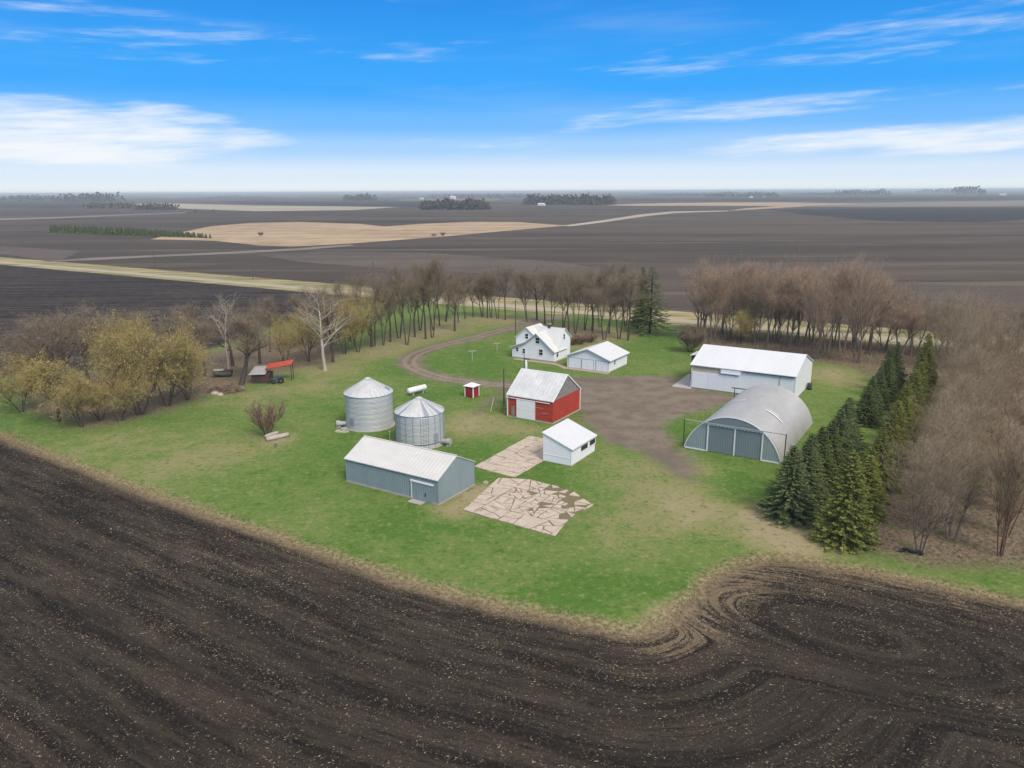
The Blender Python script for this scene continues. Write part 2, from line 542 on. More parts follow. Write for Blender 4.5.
def spruce_meshes(seed, h=9.0, rad=3.2, mat='spruce_dark', dens=1.0, gap=0.0, bare=0.3):
    rng = np.random.default_rng(seed)
    v, q = prisms([[0, 0, -0.1], [0, 0, h * 0.5]], [[0, 0, h * 0.5], [0, 0, h * 0.985]], [0.2, 0.11], [0.11, 0.015], 6)
    trunk = np_mesh('trunk', v, q, None, [M['bark_dark']], smooth=True)
    P0, D, L, W = [], [], [], []
    bp0, bp1 = [], []
    z = bare
    while z < h * 0.985:
        f = z / h
        rz = rad * (1 - f) ** 0.85 * (0.92 + 0.16 * rng.random()) + 0.10
        if f < 0.10:
            rz *= 0.82 + f * 1.8
        nb = max(5, int((9 + 12 * (1 - f)) * dens))
        a0 = rng.random() * 6.28
        for k in range(nb):
            if rng.random() < gap:
                continue
            az = a0 + 6.2832 * k / nb + rng.normal() * 0.16
            ln = rz * (0.80 + 0.30 * rng.random())
            o = np.array([math.cos(az), math.sin(az), 0.0])
            tilt = -0.18 - 0.25 * (1 - f) + 0.75 * max(0, f - 0.55)
            p0 = np.array([0, 0, z + rng.normal() * 0.07])
            ns = int((18 + 48 * (ln / 3.2)) * dens)
            tt = 0.15 + 0.85 * rng.random(ns) ** 0.75
            sag = -0.12 * ln * tt * (1 - tt) * 2 + 0.09 * ln * np.maximum(tt - 0.75, 0) * 4
            pts = p0 + o * (tt * ln)[:, None] + np.array([0, 0, 1.0]) * (tilt * tt * ln + sag)[:, None]
            side = np.array([-o[1], o[0], 0.0])
            sgn = np.where(rng.random(ns) < 0.5, -1, 1) * rng.random(ns)
            dirs = o * (0.75 + 0.25 * rng.random(ns))[:, None] + side * sgn[:, None] * 1.1 + np.array([0, 0, -0.18]) + rng.normal(size=(ns, 3)) * 0.16
            P0.append(pts)
            D.append(dirs)
            L.append((0.26 + 0.28 * rng.random(ns)) * (0.55 + 0.5 * (1 - f)) * (1.15 - 0.4 * tt))
            W.append((0.085 + 0.07 * rng.random(ns)) * (0.65 + 0.4 * (1 - f)))
            bp0.append(p0)
            bp1.append(p0 + o * ln * 0.8 + np.array([0, 0, tilt * ln * 0.8 - 0.08 * ln]))
        z += h * 0.030 * (0.85 + 0.3 * rng.random()) + 0.07 * (1 - f)
    P0, D, L, W = np.concatenate(P0), np.concatenate(D), np.concatenate(L), np.concatenate(W)
    v1, q1 = ribbons(P0, D, L, W, rng, 0.10)
    v2, q2 = prisms(bp0, bp1, [0.03] * len(bp0), [0.008] * len(bp0), 3)
    crown = np_mesh('crown', np.concatenate([v1, v2]), np.concatenate([q1, q2 + len(v1)]), None, [M[mat], M['bark_dark']],
                    mi_q=np.concatenate([np.zeros(len(q1)), np.ones(len(q2))]))
    return trunk, crown


PROTO = {}


def tree_kinds():
    K = PROTO
    # tall trees along the drive: clear trunk, high crown
    K['tall'] = [tree_meshes(20 + i, 10, 1, 3.0, 0.92, 0.6, 0.16, twigs=1.2, twig_len=0.9, twig_w=0.018, bark='bark_dark', twig='twig_purple') for i in range(4)]
    # stems fanning from the ground
    K['fan'] = [tree_meshes(40 + i, 10, 3, 0.0, 0.76, 1.1, 0.12, twigs=0.42, twig_len=0.9, twig_w=0.010, bark='bark_grey', twig='twig_orange', flare=0.22) for i in range(3)]
    K['ash'] = [tree_meshes(30 + i, 10, 2, 1.8, 0.85, 0.7, 0.17, twigs=1.3, twig_len=0.95, twig_w=0.016, bark='bark_grey', twig='twig_orange', flare=0.16) for i in range(3)]
    K['elm'] = [tree_meshes(34 + i, 10, 2, 2.2, 0.9, 0.65, 0.14, twigs=1.0, twig_len=0.95, twig_w=0.016, bark='bark_dark', twig='twig_purple', flare=0.20) for i in range(3)]
    K['vase'] = [tree_meshes(50 + i, 10, 3, 0.5, 0.80, 0.9, 0.12, twigs=0.7, twig_len=0.8, twig_w=0.011, bark='bark_grey', twig='twig_grey', flare=0.20) for i in range(4)]
    K['narrow'] = [tree_meshes(60 + i, 10, 4, 0.0, 0.40, 1.6, 0.07, twigs=0.6, twig_len=0.7, twig_w=0.011, bark='bark_red', twig='twig_grey', flare=0.10) for i in range(2)]
    K['round'] = [tree_meshes(70 + i, 10, 1, 1.6, 0.95, 0.6, 0.24, twigs=1.2, twig_len=0.9, twig_w=0.020, bark='bark_dark', twig='twig_purple') for i in range(3)]
    K['willow'] = [tree_meshes(80 + i, 10, 3, 0.5, 0.92, 0.35, 0.15, twigs=1.1, twig_len=0.95, twig_w=0.018, bark='bark_dark', twig='twig_gold', buds=5200,
                               bud_size=0.17, droop=0.5, flare=0.4) for i in range(3)]
    K['lean'] = [tree_meshes(90, 10, 1, 2.2, 0.92, 0.35, 0.22, twigs=1.5, twig_len=0.9, twig_w=0.018, bark='bark_dark', twig='twig_gold', buds=5200,
                             bud_size=0.17, droop=0.5, lean=(-0.5, 0.1))]
    K['leanbare'] = [tree_meshes(92, 10, 1, 3.0, 0.85, 0.5, 0.26, twigs=1.8, twig_len=0.9, twig_w=0.020, bark='bark_dark', twig='twig_purple', lean=(0.28, 0.0))]
    K['dead'] = [tree_meshes(97, 10, 1, 2.4, 0.95, 0.6, 0.18, twigs=0.3, twig_len=0.7, twig_w=0.02, bark='bark_white', twig='twig_grey', levels=2)]
    K['shrub'] = [tree_meshes(100 + i, 4, 7, 0.0, 0.6, 1.0, 0.035, twigs=2.0, twig_len=0.45, twig_w=0.013, bark='bark_red', twig='twig_orange', levels=2, flare=0.45) for i in range(2)]
    K['darkshrub'] = [tree_meshes(110, 4, 6, 0.0, 0.8, 0.6, 0.05, twigs=7.0, twig_len=0.45, twig_w=0.018, bark='bark_dark', twig='twig_purple', levels=2, flare=0.55)]
    K['spruce'] = [spruce_meshes(120 + i, 9.0, 3.2, 'spruce_dark') for i in range(3)]
    K['gold'] = [spruce_meshes(130 + i, 9.0, 3.1, 'spruce_gold') for i in range(3)]
    K['pine'] = [spruce_meshes(140, 12.0, 3.6, 'spruce_dark', dens=0.75, gap=0.28, bare=1.8)]
    # height of each mesh as grown, and half its width
    for k, lst in K.items():
        for i, (t, c) in enumerate(lst):
            co = np.zeros(len((c or t).vertices) * 3, dtype=np.float32)
            (c or t).vertices.foreach_get('co', co)
            co = co.reshape(-1, 3)
            lst[i] = (t, c, float(np.percentile(co[:, 2], 99.6)), float(np.percentile(np.hypot(co[:, 0], co[:, 1]), 96)))


NAMES = {'tall': ('bare_tree', 'tree'), 'fan': ('bare_tree', 'tree'), 'ash': ('bare_tree', 'tree'), 'elm': ('bare_tree', 'tree'), 'vase': ('bare_tree', 'tree'), 'narrow': ('bare_tree', 'tree'), 'round': ('bare_tree', 'tree'),
         'willow': ('budding_tree', 'tree'), 'lean': ('budding_tree', 'tree'), 'leanbare': ('bare_tree', 'tree'), 'dead': ('dead_tree', 'tree'),
         'shrub': ('bare_shrub', 'shrub'), 'darkshrub': ('bare_shrub', 'shrub'), 'spruce': ('spruce_tree', 'tree'), 'gold': ('spruce_tree', 'tree'), 'pine': ('pine_tree', 'tree')}
_count = {}


def plant(kind, g, h, label, group=None, width=None, rot=None):
    """one tree: an Empty at its foot > trunk, crown (copies share meshes)"""
    i = _count.get(kind, 0)
    _count[kind] = i + 1
    t, c, hm, rm = PROTO[kind][i % len(PROTO[kind])]
    nm, cat = NAMES[kind]
    o = empty(nm, g, label, cat, group, rot=random.random() * 6.28 if rot is None else rot)
    s = h / hm
    w = s * random.uniform(0.92, 1.08) if width is None else width / 2 / rm
    o.scale = (w, w, s)
    link('trunk', t, o)
    if c:
        link('crown', c, o)
    return o


ORD = ['first', 'second', 'third', 'fourth', 'fifth', 'sixth', 'seventh', 'eighth', 'ninth', 'tenth', 'eleventh', 'twelfth', 'thirteenth', 'fourteenth',
       'fifteenth', 'sixteenth', 'seventeenth', 'eighteenth', 'nineteenth', 'twentieth', 'twenty-first', 'twenty-second', 'twenty-third', 'twenty-fourth',
       'twenty-fifth', 'twenty-sixth', 'twenty-seventh', 'twenty-eighth', 'twenty-ninth', 'thirtieth']


def trees():
    # --- two spruce rows beside the arched shed
    a, b = np.array(G(790, 519)), np.array(G(893, 386))
    hs = [8.0, 8.0, 7.5, 7.3, 7.3, 7.4, 7.2, 6.8, 5.9, 6.2, 6.6, 7.0, 7.6, 8.0]
    ts = [0, .052, .105, .165, .22, .285, .35, .42, .60, .68, .765, .85, .925, 1.0]
    for i, t in enumerate(ts):
        g = a + (b - a) * t + RNG.normal(size=2) * 0.35
        lb = 'broad dark spruce at the lawn end of the row beside the arched shed' if i == 0 else f'{ORD[i]} dark spruce from the lawn in the row beside the arched shed'
        plant('spruce', g, hs[i], lb, 'dark spruces in the row beside the arched shed', width=5.9 if i < 1 else 4.9 if i < 8 else 4.4)
    a, b = np.array(G(848, 542)), np.array(G(926, 386))
    hs = [9.4, 6.8, 6.3, 6.9, 6.6, 7.0, 7.2, 6.8, 7.2, 7.0, 7.6, 7.8, 8.0, 8.6, 9.0, 9.4]
    for i, h in enumerate(hs):
        t = 0 if i == 0 else 0.10 + 0.90 * (i - 1) / (len(hs) - 2)
        g = a + (b - a) * t + RNG.normal(size=2) * 0.3
        lb = 'big broad spruce nearest the plowed field' if i == 0 else f'{ORD[i]} yellow-green spruce from the field in the row next to the bare grove'
        plant('gold', g, h, lb, 'yellow-green spruces in the row next to the bare grove', width=5.8 if i == 0 else 4.3)
    # --- bare grove to the right of the spruces: rows running away from the field
    base = np.array(G(919, 552))
    for i in range(17):
        g = base + V * (4.6 * i + (RNG.normal() * 0.7 if i else 0)) + U * (1.9 + RNG.normal() * 0.8 if i else 0)
        h = [13.0, 11, 10.5, 11, 11.5, 11, 10.5, 11, 11, 11.5, 12, 12, 13, 14, 15, 15, 14][i]
        lb = 'tall many-stemmed bare tree with black pipe at its foot' if i == 0 else f'{ORD[i]} bare tree from the field in the row touching the spruces'
        plant('vase', g, h, lb, 'bare trees in the row touching the spruces', width=8.5 if i == 0 else 8.8)
    base = np.array(G(1000, 556))
    for i in range(13):
        g = base + V * (5.6 * i + (RNG.normal() * 0.6 if i else 0)) + U * (RNG.normal() * 0.6 if i else 0)
        h = [12.5, 10.5, 10, 9.5, 9, 9.5, 9, 9.5, 10, 10.5, 11, 12, 12][i]
        lb = 'slender reddish-stemmed bare tree near the field at the right edge' if i == 0 else f'{ORD[i]} slender bare tree from the field in the outer grove row'
        plant('narrow', g, h, lb, 'slender bare trees in the outer grove row', width=4.6 if i == 0 else 6.5)
    for i, (x, y, h) in enumerate([(962, 372, 15), (985, 362, 14), (1003, 372, 12), (1016, 356, 13), (948, 360, 14), (975, 352, 14), (1012, 400, 8), (938, 352, 12)]):
        plant('fan' if i % 2 else 'vase', G(x, y), h, ['straw-tipped bare tree behind the far end of the spruce rows', 'tallest pale bare tree at the back corner of the grove',
              'short bare tree behind the dark bush at the right', 'bare tree at the right edge by the road verge', 'bare tree just beyond the last spruce',
              'bare tree by the road behind the grove corner', 'low thin bare tree in front of the dark bush', 'bare tree between the road and the last dark spruce'][i], 'bare trees at the back corner of the grove')
    plant('darkshrub', G(1000, 384), 6.0, 'dark dense bush among the bare trees at the right edge', width=11)
    # --- behind the white pole shed
    rows = [(705, 342, 246, 'fan'), (713, 343, 250, 'fan'), (729, 340, 256, 'fan'), (742, 338, 262, 'fan'), (755, 344, 262, 'vase'), (766, 347, 258, 'fan'), (777, 344, 255, 'fan'),
            (788, 348, 252, 'fan'), (801, 347, 256, 'fan'), (817, 359, 258, 'fan'), (826, 352, 252, 'fan'), (841, 353, 256, 'fan'), (857, 363, 258, 'fan'), (869, 354, 262, 'fan'), (884, 352, 276, 'vase'),
            (700, 335, 252, 'fan'), (722, 334, 256, 'vase'), (748, 335, 258, 'fan'), (793, 341, 250, 'fan'), (812, 341, 252, 'fan'), (834, 343, 256, 'fan'), (853, 345, 258, 'fan'), (771, 338, 258, 'vase'),
            (899, 357, 290, 'vase'), (912, 356, 286, 'vase')]
    order = sorted(range(len(rows)), key=lambda k: rows[k][0])
    for n, k in enumerate(order):
        x, y, yt, kd = rows[k]
        kd = 'ash' if n % 5 in (1, 3) else kd
        g = G(x, y)
        plant(kd, g, height_at(g, yt) * random.uniform(0.84, 1.0), f'{ORD[n]} orange-brown bare tree from the left behind the white pole shed', 'orange-brown bare trees behind the white pole shed',
              width=random.uniform(8.5, 12.5))
    plant('willow', G(741, 344), 9.0, 'small yellow-olive budding tree behind the white pole shed roof', width=9.5)
    plant('darkshrub', G(690, 352), 5.6, 'dark bare shrub at the left end of the white pole shed', width=6.5)
    # --- around the house
    hb = [(545, 324, 262), (552, 325, 258), (569, 337, 262), (574.5, 334, 268), (584, 330, 262), (592, 334, 268), (604, 339.5, 272), (609, 333, 262), (619, 339, 268), (628, 340.5, 264), (626, 326, 260),
          (637, 330, 258), (563, 327, 266), (600, 327, 262)]
    for n, (x, y, yt) in enumerate(sorted(hb)):
        g = G(x, y)
        plant(('tall', 'elm', 'elm')[n % 3], g, height_at(g, yt) * random.uniform(0.86, 1.03), f'{ORD[n]} bare tree from the left in the stand behind the house and garage', 'bare trees behind the house and garage', width=random.uniform(7, 11))
    g = G(650, 333)
    plant('pine', g, height_at(g, 268), 'dark open-branched pine on the lawn right of the garage', width=10.5)
    g = G(641, 326)
    plant('spruce', g, height_at(g, 268), 'narrow dark evergreen just left of the open pine', width=5.5)
    for i, (x, y, h, w) in enumerate([(572, 345, 2.6, 5), (580, 344, 2.4, 5), (590, 342, 2.2, 5)]):
        plant('shrub', G(x, y), h, ['reddish-brown leafless shrub at the rear corner of the house', 'reddish-brown shrub between the house and garage roof', 'reddish-brown shrub behind the garage roof'][i],
              'shrubs behind the garage', width=w)
    # --- row along the drive
    dr = [(383, 345, 274), (390.5, 342, 262), (406.5, 345, 256), (399, 338, 258), (415, 337, 260), (425.7, 339, 254), (432, 337.5, 252), (439.6, 325.5, 256), (434, 330, 254), (454.8, 331, 274), (465.5, 319, 268),
          (473, 317, 270), (483, 317, 272), (487.5, 318, 268), (491.5, 318, 270), (498, 319, 266), (505.4, 320, 262), (527.7, 321.6, 270), (445, 322, 262), (375, 346, 270), (420, 330, 256), (537, 320, 266), (459, 322, 272)]
    for n, (x, y, yt) in enumerate(sorted(dr)):
        g = G(x, y)
        big = 395 < x < 441
        plant(('tall', 'elm', 'tall', 'elm', 'elm')[n % 5], g, height_at(g, yt) * random.uniform(0.84, 1.03), f'{ORD[n]} bare tree from the left in the belt behind the curved drive', 'bare trees in the belt behind the curved drive',
              width=random.uniform(8.5, 12) if big else random.uniform(6.5, 10))
    # --- belt between the drive and the red-roofed shelter
    plant('dead', G(325, 370), 15.5, 'white-barked dead tree with broken limbs on the lawn', width=13, rot=1.0)
    mid = [('leanbare', 241, 385, 12.5, 13, 'dark-trunked bare tree leaning right, beside the red-roofed shelter'), ('round', 233, 366, 13, 11, 'bare grey tree behind the brush pile'),
           ('round', 260, 364, 12, 10, 'bare tree behind the small tin roof of the shelter'), ('willow', 285, 366, 10.5, 9, 'yellow-olive budding tree behind the red metal roof'),
           ('willow', 309, 362, 11.0, 9, 'yellow-olive budding tree between the red roof and the dead white tree'), ('round', 333, 362, 14.5, 10, 'bare tree just behind the white-barked dead tree'),
           ('willow', 345, 354, 13, 10, 'large yellow-olive tree right of the white-barked dead tree'), ('willow', 358, 352, 13.5, 11, 'tall yellow-olive budding tree before the bare belt'),
           ('round', 372, 347, 9.0, 11, 'dark spreading bare tree at the left end of the drive belt'), ('round', 322, 352, 15, 9, 'tall bare tree behind the dead white tree, nearer the road'),
           ('tall', 350, 340, 14, 9, 'bare tree rising behind the yellow-olive trees'), ('round', 300, 345, 13, 10, 'bare tree on the edge of the dark field behind the red roof'),
           ('tall', 270, 352, 12.5, 9, 'thin bare tree on the dark field edge behind the shelter'), ('dead', 229, 372, 15.5, 8, 'pale dead stem standing among bare trees behind the brush pile'),
           ('willow', 335, 345, 11, 8, 'small olive tree far behind the dead white tree'), ('tall', 362, 333, 15, 9, 'tall bare tree nearest the road behind the olive trees')]
    for kd, x, y, h, w, lb in mid:
        plant(kd, G(x, y), h, lb, 'trees between the drive and the shelter', width=w)
    # --- grove at the left
    lf = [('lean', 59, 421, 11.5, 13, 'yellow-olive tree leaning to the left at the edge of the left grove'), ('willow', 82, 427, 9.0, 10, 'low olive tree nearest the field in the left grove'),
          ('willow', 101, 421, 8.0, 9, 'short straggly olive tree between the leaning tree and the round one'), ('willow', 120, 421, 8.0, 9, 'low orange-olive tree left of the round-crowned one'),
          ('willow', 140, 415, 15.2, 15, 'biggest round-crowned yellow-olive tree on the lawn edge'), ('willow', 168, 406, 14.6, 14, 'tall yellow-olive tree at the right end of the left grove'),
          ('willow', 130, 400, 15.0, 12, 'olive tree just behind the biggest round-crowned one'), ('willow', 188, 400, 9.5, 10, 'low olive tree left of the brush pile'),
          ('willow', 22, 412, 9.5, 11, 'olive tree at the left edge of the photo'),
          ('round', 48, 400, 14, 13, 'bare brown tree behind the leaning olive tree'), ('round', 70, 394, 15, 13, 'bare brown tree deep in the left grove'), ('round', 92, 398, 15, 12, 'bare grey tree behind the low olive tree'),
          ('tall', 112, 388, 15.5, 12, 'bare tree with the highest crown in the left grove'), ('round', 30, 392, 11, 11, 'bare tree by the dark field at the far left'),
          ('round', 150, 384, 14, 12, 'bare tree behind the tall olive tree, by the dark field'), ('round', 186, 384, 14, 12, 'bare tree left of the pale dead stem'), ('tall', 205, 376, 14, 11, 'bare tree on the dark field edge near the old wagon'),
          ('round', 60, 384, 13, 11, 'bare tree on the dark field edge behind the left grove')]
    for kd, x, y, h, w, lb in lf:
        plant(kd, G(x, y), h, lb, 'trees of the grove at the left', width=w)
    plant('shrub', G(268, 436), 5.6, 'tan leafless shrub growing by the weathered logs on the lawn', width=5.5)


# ------------------------------------------------------------------ ground
def sdist(pts, poly):
    """signed distance (inside positive) of points to a closed polygon"""
    poly = np.asarray(poly, float)
    x, y = pts[:, 0], pts[:, 1]
    dmin = np.full(len(pts), 1e18)
    inside = np.zeros(len(pts), dtype=bool)
    n = len(poly)
    for i in range(n):
        a, b = poly[i], poly[(i + 1) % n]
        d = b - a
        L2 = d @ d
        if L2 < 1e-12:
            continue
        t = np.clip(((x - a[0]) * d[0] + (y - a[1]) * d[1]) / L2, 0, 1)
        dd = (x - a[0] - t * d[0]) ** 2 + (y - a[1] - t * d[1]) ** 2
        dmin = np.minimum(dmin, dd)
        if d[1] != 0:
            c = ((a[1] > y) != (b[1] > y)) & (x < d[0] * (y - a[1]) / d[1] + a[0])
            inside ^= c
    return np.where(inside, 1, -1) * np.sqrt(dmin)


def pathdist(pts, line, halfw):
    line = np.asarray(line, float)
    dmin = np.full(len(pts), 1e18)
    for a, b in zip(line[:-1], line[1:]):
        d = b - a
        t = np.clip(((pts - a) @ d) / (d @ d), 0, 1)
        dd = ((pts - a - t[:, None] * d) ** 2).sum(1)
        dmin = np.minimum(dmin, dd)
    return halfw - np.sqrt(dmin)


def smooth_line(pts, n=6):
    pts = [np.array(p, float) for p in pts]
    out = []
    for i in range(len(pts) - 1):
        p0, p1, p2, p3 = pts[max(i - 1, 0)], pts[i], pts[i + 1], pts[min(i + 2, len(pts) - 1)]
        for k in range(n):
            t = k / n
            out.append(0.5 * (2 * p1 + (p2 - p0) * t + (2 * p0 - 5 * p1 + 4 * p2 - p3) * t * t + (3 * p1 - p0 - 3 * p2 + p3) * t ** 3))
    out.append(pts[-1])
    return out


EDGE = smooth_line([G(*q) for q in [(-40, 419), (0, 436), (60, 460), (140, 491), (220, 519), (300, 546), (400, 581), (480, 603), (540, 616), (595, 627), (632, 634), (655, 629), (676, 614), (698, 594),
                                    (720, 575), (745, 564), (775, 560), (820, 565), (870, 573), (940, 587), (1024, 605), (1100, 622)]], 5)
FIELD = [(-190, 170)] + [tuple(p) for p in EDGE] + [(95, 35), (95, 5), (-190, 5)]


def ground_material():
    t = NT('farm_ground')
    pos = t.n('ShaderNodeNewGeometry').outputs['Position']

    def attr(name):
        a = t.n('ShaderNodeAttribute', attribute_name=name)
        return t.math('SUBTRACT', a.outputs['Fac'], 20.0)      # missing attribute = 20 m outside
    n1 = t.noise(pos, 0.06, 4)
    n2 = t.noise(pos, 0.35, 4)
    n3 = t.noise(pos, 2.2, 4, 0.65)
    n4 = t.noise(pos, 9.0, 3, 0.7)
    wob = t.math('SUBTRACT', t.math('ADD', t.math('MULTIPLY', n2, 1.0), t.math('MULTIPLY', n3, 0.9)), 0.95)   # about +-0.6

    def mask(d, w, amp):
        return t.ss(t.math('ADD', d, t.math('MULTIPLY', wob, amp)), -w, w)

    # open plowed land beyond the farm: streaks along the field rows
    fv = t.scalevec(pos, (0.0045, 0.05, 1), -YAW)
    fv2 = t.scalevec(pos, (0.0016, 0.011, 1), -YAW)
    fv3 = t.scalevec(pos, (0.02, 0.30, 1), -YAW)
    f1, f2, f3 = t.noise(fv, 1.0, 6, 0.65), t.noise(fv2, 1.0, 4, 0.6), t.noise(fv3, 1.0, 4, 0.65)
    far = t.mix(t.ss(f2, 0.35, 0.68), (0.050, 0.040, 0.031), (0.098, 0.077, 0.058))
    far = t.mix(t.math('MULTIPLY', t.ss(f1, 0.50, 0.70), 0.75), far, (0.165, 0.125, 0.088))
    far = t.mix(t.math('MULTIPLY', t.ss(t.noise(t.scalevec(pos, (0.0009, 0.004, 1), -YAW), 1.0, 3), 0.50, 0.62), 0.55), far, (0.115, 0.086, 0.062))
    far = t.mix(t.math('MULTIPLY', t.ss(f3, 0.58, 0.75), 0.5), far, (0.15, 0.12, 0.09))
    far = t.mix(t.math('MULTIPLY', t.ss(f3, 0.45, 0.30), 0.5), far, (0.026, 0.022, 0.021))

    # dark corner field behind the trees
    db = attr('d_back')
    bk = t.mix(t.ss(t.math('ADD', t.math('MULTIPLY', f3, 0.6), t.math('MULTIPLY', n2, 0.4)), 0.38, 0.62), (0.018, 0.015, 0.0135), (0.062, 0.049, 0.040))
    bk = t.mix(t.math('MULTIPLY', t.ss(t.math('ADD', t.math('MULTIPLY', n3, 0.5), t.math('MULTIPLY', f3, 0.5)), 0.53, 0.66), 0.65), bk, (0.155, 0.12, 0.085))
    col = t.mix(mask(db, 0.5, 0.8), far, bk)

    # verge of the public road
    dv, dr = attr('d_verge'), attr('d_road')
    vv = t.scalevec(pos, (0.03, 0.25, 1), -YAW)
    v1 = t.noise(vv, 1.0, 4)
    vg = t.mix(t.ss(t.math('ADD', t.math('MULTIPLY', v1, 0.7), t.math('MULTIPLY', n3, 0.3)), 0.40, 0.58), (0.14, 0.15, 0.055), (0.36, 0.29, 0.16))
    col = t.mix(mask(dv, 0.4, 0.7), col, vg)
    col = t.mix(mask(dr, 0.7, 0.5), col, t.mix(n3, (0.30, 0.26, 0.18), (0.42, 0.36, 0.27)))

    # woodland floor
    dl = attr('d_litter')
    lt = t.mix(t.ss(n3, 0.35, 0.65), (0.105, 0.078, 0.056), (0.24, 0.185, 0.12))
    lt = t.mix(t.math('MULTIPLY', t.ss(n2, 0.50, 0.66), 0.55), lt, (0.11, 0.115, 0.045))
    lt = t.mix(t.math('MULTIPLY', t.ss(n4, 0.60, 0.72), 0.6), lt, (0.05, 0.038, 0.03))
    # lawn
    worn = t.math('ADD', attr('worn'), 20.0)
    lush = t.math('ADD', attr('lush'), 20.0)
    gsum = t.math('ADD', t.math('ADD', t.math('MULTIPLY', n1, 0.34), t.math('MULTIPLY', n2, 0.36)), t.math('MULTIPLY', n3, 0.30))
    gsum = t.math('ADD', gsum, t.math('SUBTRACT', t.math('MULTIPLY', worn, 0.18), t.math('MULTIPLY', lush, 0.09)))
    gr = t.mix(t.ss(gsum, 0.40, 0.54), (0.074, 0.148, 0.024), (0.124, 0.182, 0.044))
    gr = t.mix(t.ss(gsum, 0.53, 0.70), gr, (0.22, 0.212, 0.09))
    gr = t.mix(t.ss(gsum, 0.68, 0.92), gr, (0.31, 0.255, 0.15))
    n6 = t.noise(pos, 1.1, 5, 0.75)
    gr = t.mix(t.math('MULTIPLY', t.ss(n6, 0.52, 0.68), 0.62), gr, (0.265, 0.245, 0.11))
    gr = t.mix(t.math('MULTIPLY', t.ss(n6, 0.48, 0.33), 0.68), gr, (0.046, 0.096, 0.017))
    gr = t.mix(t.math('MULTIPLY', t.ss(n4, 0.55, 0.70), 0.35), gr, (0.17, 0.17, 0.07))
    gr = t.mix(t.math('MULTIPLY', t.ss(n4, 0.46, 0.33), 0.55), gr, (0.030, 0.062, 0.013))
    dg = attr('d_lawn')
    col = t.mix(mask(dg, 1.2, 3.0), col, gr)
    col = t.mix(mask(dl, 2.2, 5.0), col, lt)

    # bare dirt of the yard and the drive
    dy = attr('d_yard')
    dt = t.mix(t.ss(t.math('ADD', t.math('MULTIPLY', n2, 0.6), t.math('MULTIPLY', n3, 0.4)), 0.36, 0.62), (0.135, 0.108, 0.083), (0.205, 0.165, 0.125))
    dt = t.mix(t.math('MULTIPLY', t.ss(n1, 0.46, 0.60), 0.6), dt, (0.118, 0.094, 0.075))
    dt = t.mix(t.math('MULTIPLY', t.ss(n4, 0.56, 0.74), 0.4), dt, (0.29, 0.24, 0.18))
    dv2 = t.math('SUBTRACT', 2.5, attr('drive'))                   # metres from the middle of the drive
    trk = t.math('MULTIPLY', t.ss(t.math('ABSOLUTE', t.math('SUBTRACT', t.math('ADD', dv2, t.math('MULTIPLY', wob, 0.35)), 0.95)), 0.62, 0.18), t.ss(n3, 0.30, 0.55, 0.45, 1.0))
    mid = t.math('MULTIPLY', t.ss(t.math('ADD', dv2, t.math('MULTIPLY', wob, 0.4)), 0.5, 0.1), 0.55)
    dt = t.mix(t.math('MULTIPLY', trk, 0.7), dt, (0.27, 0.215, 0.16))
    dt = t.mix(mid, dt, (0.12, 0.105, 0.06))
    col = t.mix(mask(dy, 1.7, 3.6), col, dt)

    # front field: furrows follow its edge
    df = attr('d_front')
    rw = attr('row')
    sep = t.n('ShaderNodeSeparateXYZ')
    t.link(pos, sep.inputs[0])
    comb = t.n('ShaderNodeCombineXYZ')
    t.link(rw, comb.inputs[0])
    along = t.math('SUBTRACT', t.math('MULTIPLY', sep.outputs[0], 0.85), t.math('MULTIPLY', sep.outputs[1], 0.5))
    t.put(comb.inputs[1], t.math('MULTIPLY', along, 0.10))
    r1 = t.noise(comb.outputs[0], 0.55, 5, 0.65)
    r2 = t.noise(comb.outputs[0], 2.6, 4, 0.6)
    n5 = t.noise(pos, 15.0, 3, 0.75)
    soil = t.mix(t.ss(r1, 0.36, 0.64), (0.0205, 0.0168, 0.0135), (0.064, 0.050, 0.0365))
    soil = t.mix(t.math('MULTIPLY', t.ss(r2, 0.50, 0.30), 0.7), soil, (0.0095, 0.0082, 0.0072))
    soil = t.mix(t.math('MULTIPLY', t.ss(n3, 0.54, 0.72), 0.5), soil, (0.058, 0.046, 0.036))
    soil = t.mix(t.math('MULTIPLY', t.ss(n4, 0.48, 0.34), 0.6), soil, (0.0075, 0.0065, 0.0058))
    res = t.math('ADD', t.math('MULTIPLY', r1, 0.55), t.math('MULTIPLY', n2, 0.45))
    rim = t.math('ADD', t.math('ADD', attr('straw'), 20.0), t.math('MULTIPLY', t.ss(df, 4.0, 0.0), 0.22))
    dens = t.math('ADD', t.ss(res, 0.46, 0.74, 0.0, 0.095), t.math('MULTIPLY', t.math('MULTIPLY', rim, t.ss(t.math('ADD', t.math('MULTIPLY', r2, 0.7), t.math('MULTIPLY', n3, 0.3)), 0.38, 0.62, 0.25, 1.25)), 0.34))
    spk = t.math('SUBTRACT', t.math('ADD', t.math('MULTIPLY', n5, 0.5), t.math('MULTIPLY', n4, 0.5)), t.math('SUBTRACT', 0.655, dens))
    soil = t.mix(t.math('MULTIPLY', t.ss(spk, 0.005, 0.035), 0.75), soil, t.mix(n3, (0.15, 0.112, 0.07), (0.30, 0.225, 0.14)))
    fm = mask(df, 0.5, 0.9)
    # dead grass along the edge
    band = t.math('MULTIPLY', t.ss(t.math('ADD', df, t.math('MULTIPLY', wob, 2.4)), -2.2, -0.2), t.ss(t.math('ADD', df, t.math('MULTIPLY', wob, 1.2)), 1.7, 0.1))
    col = t.mix(fm, col, soil)
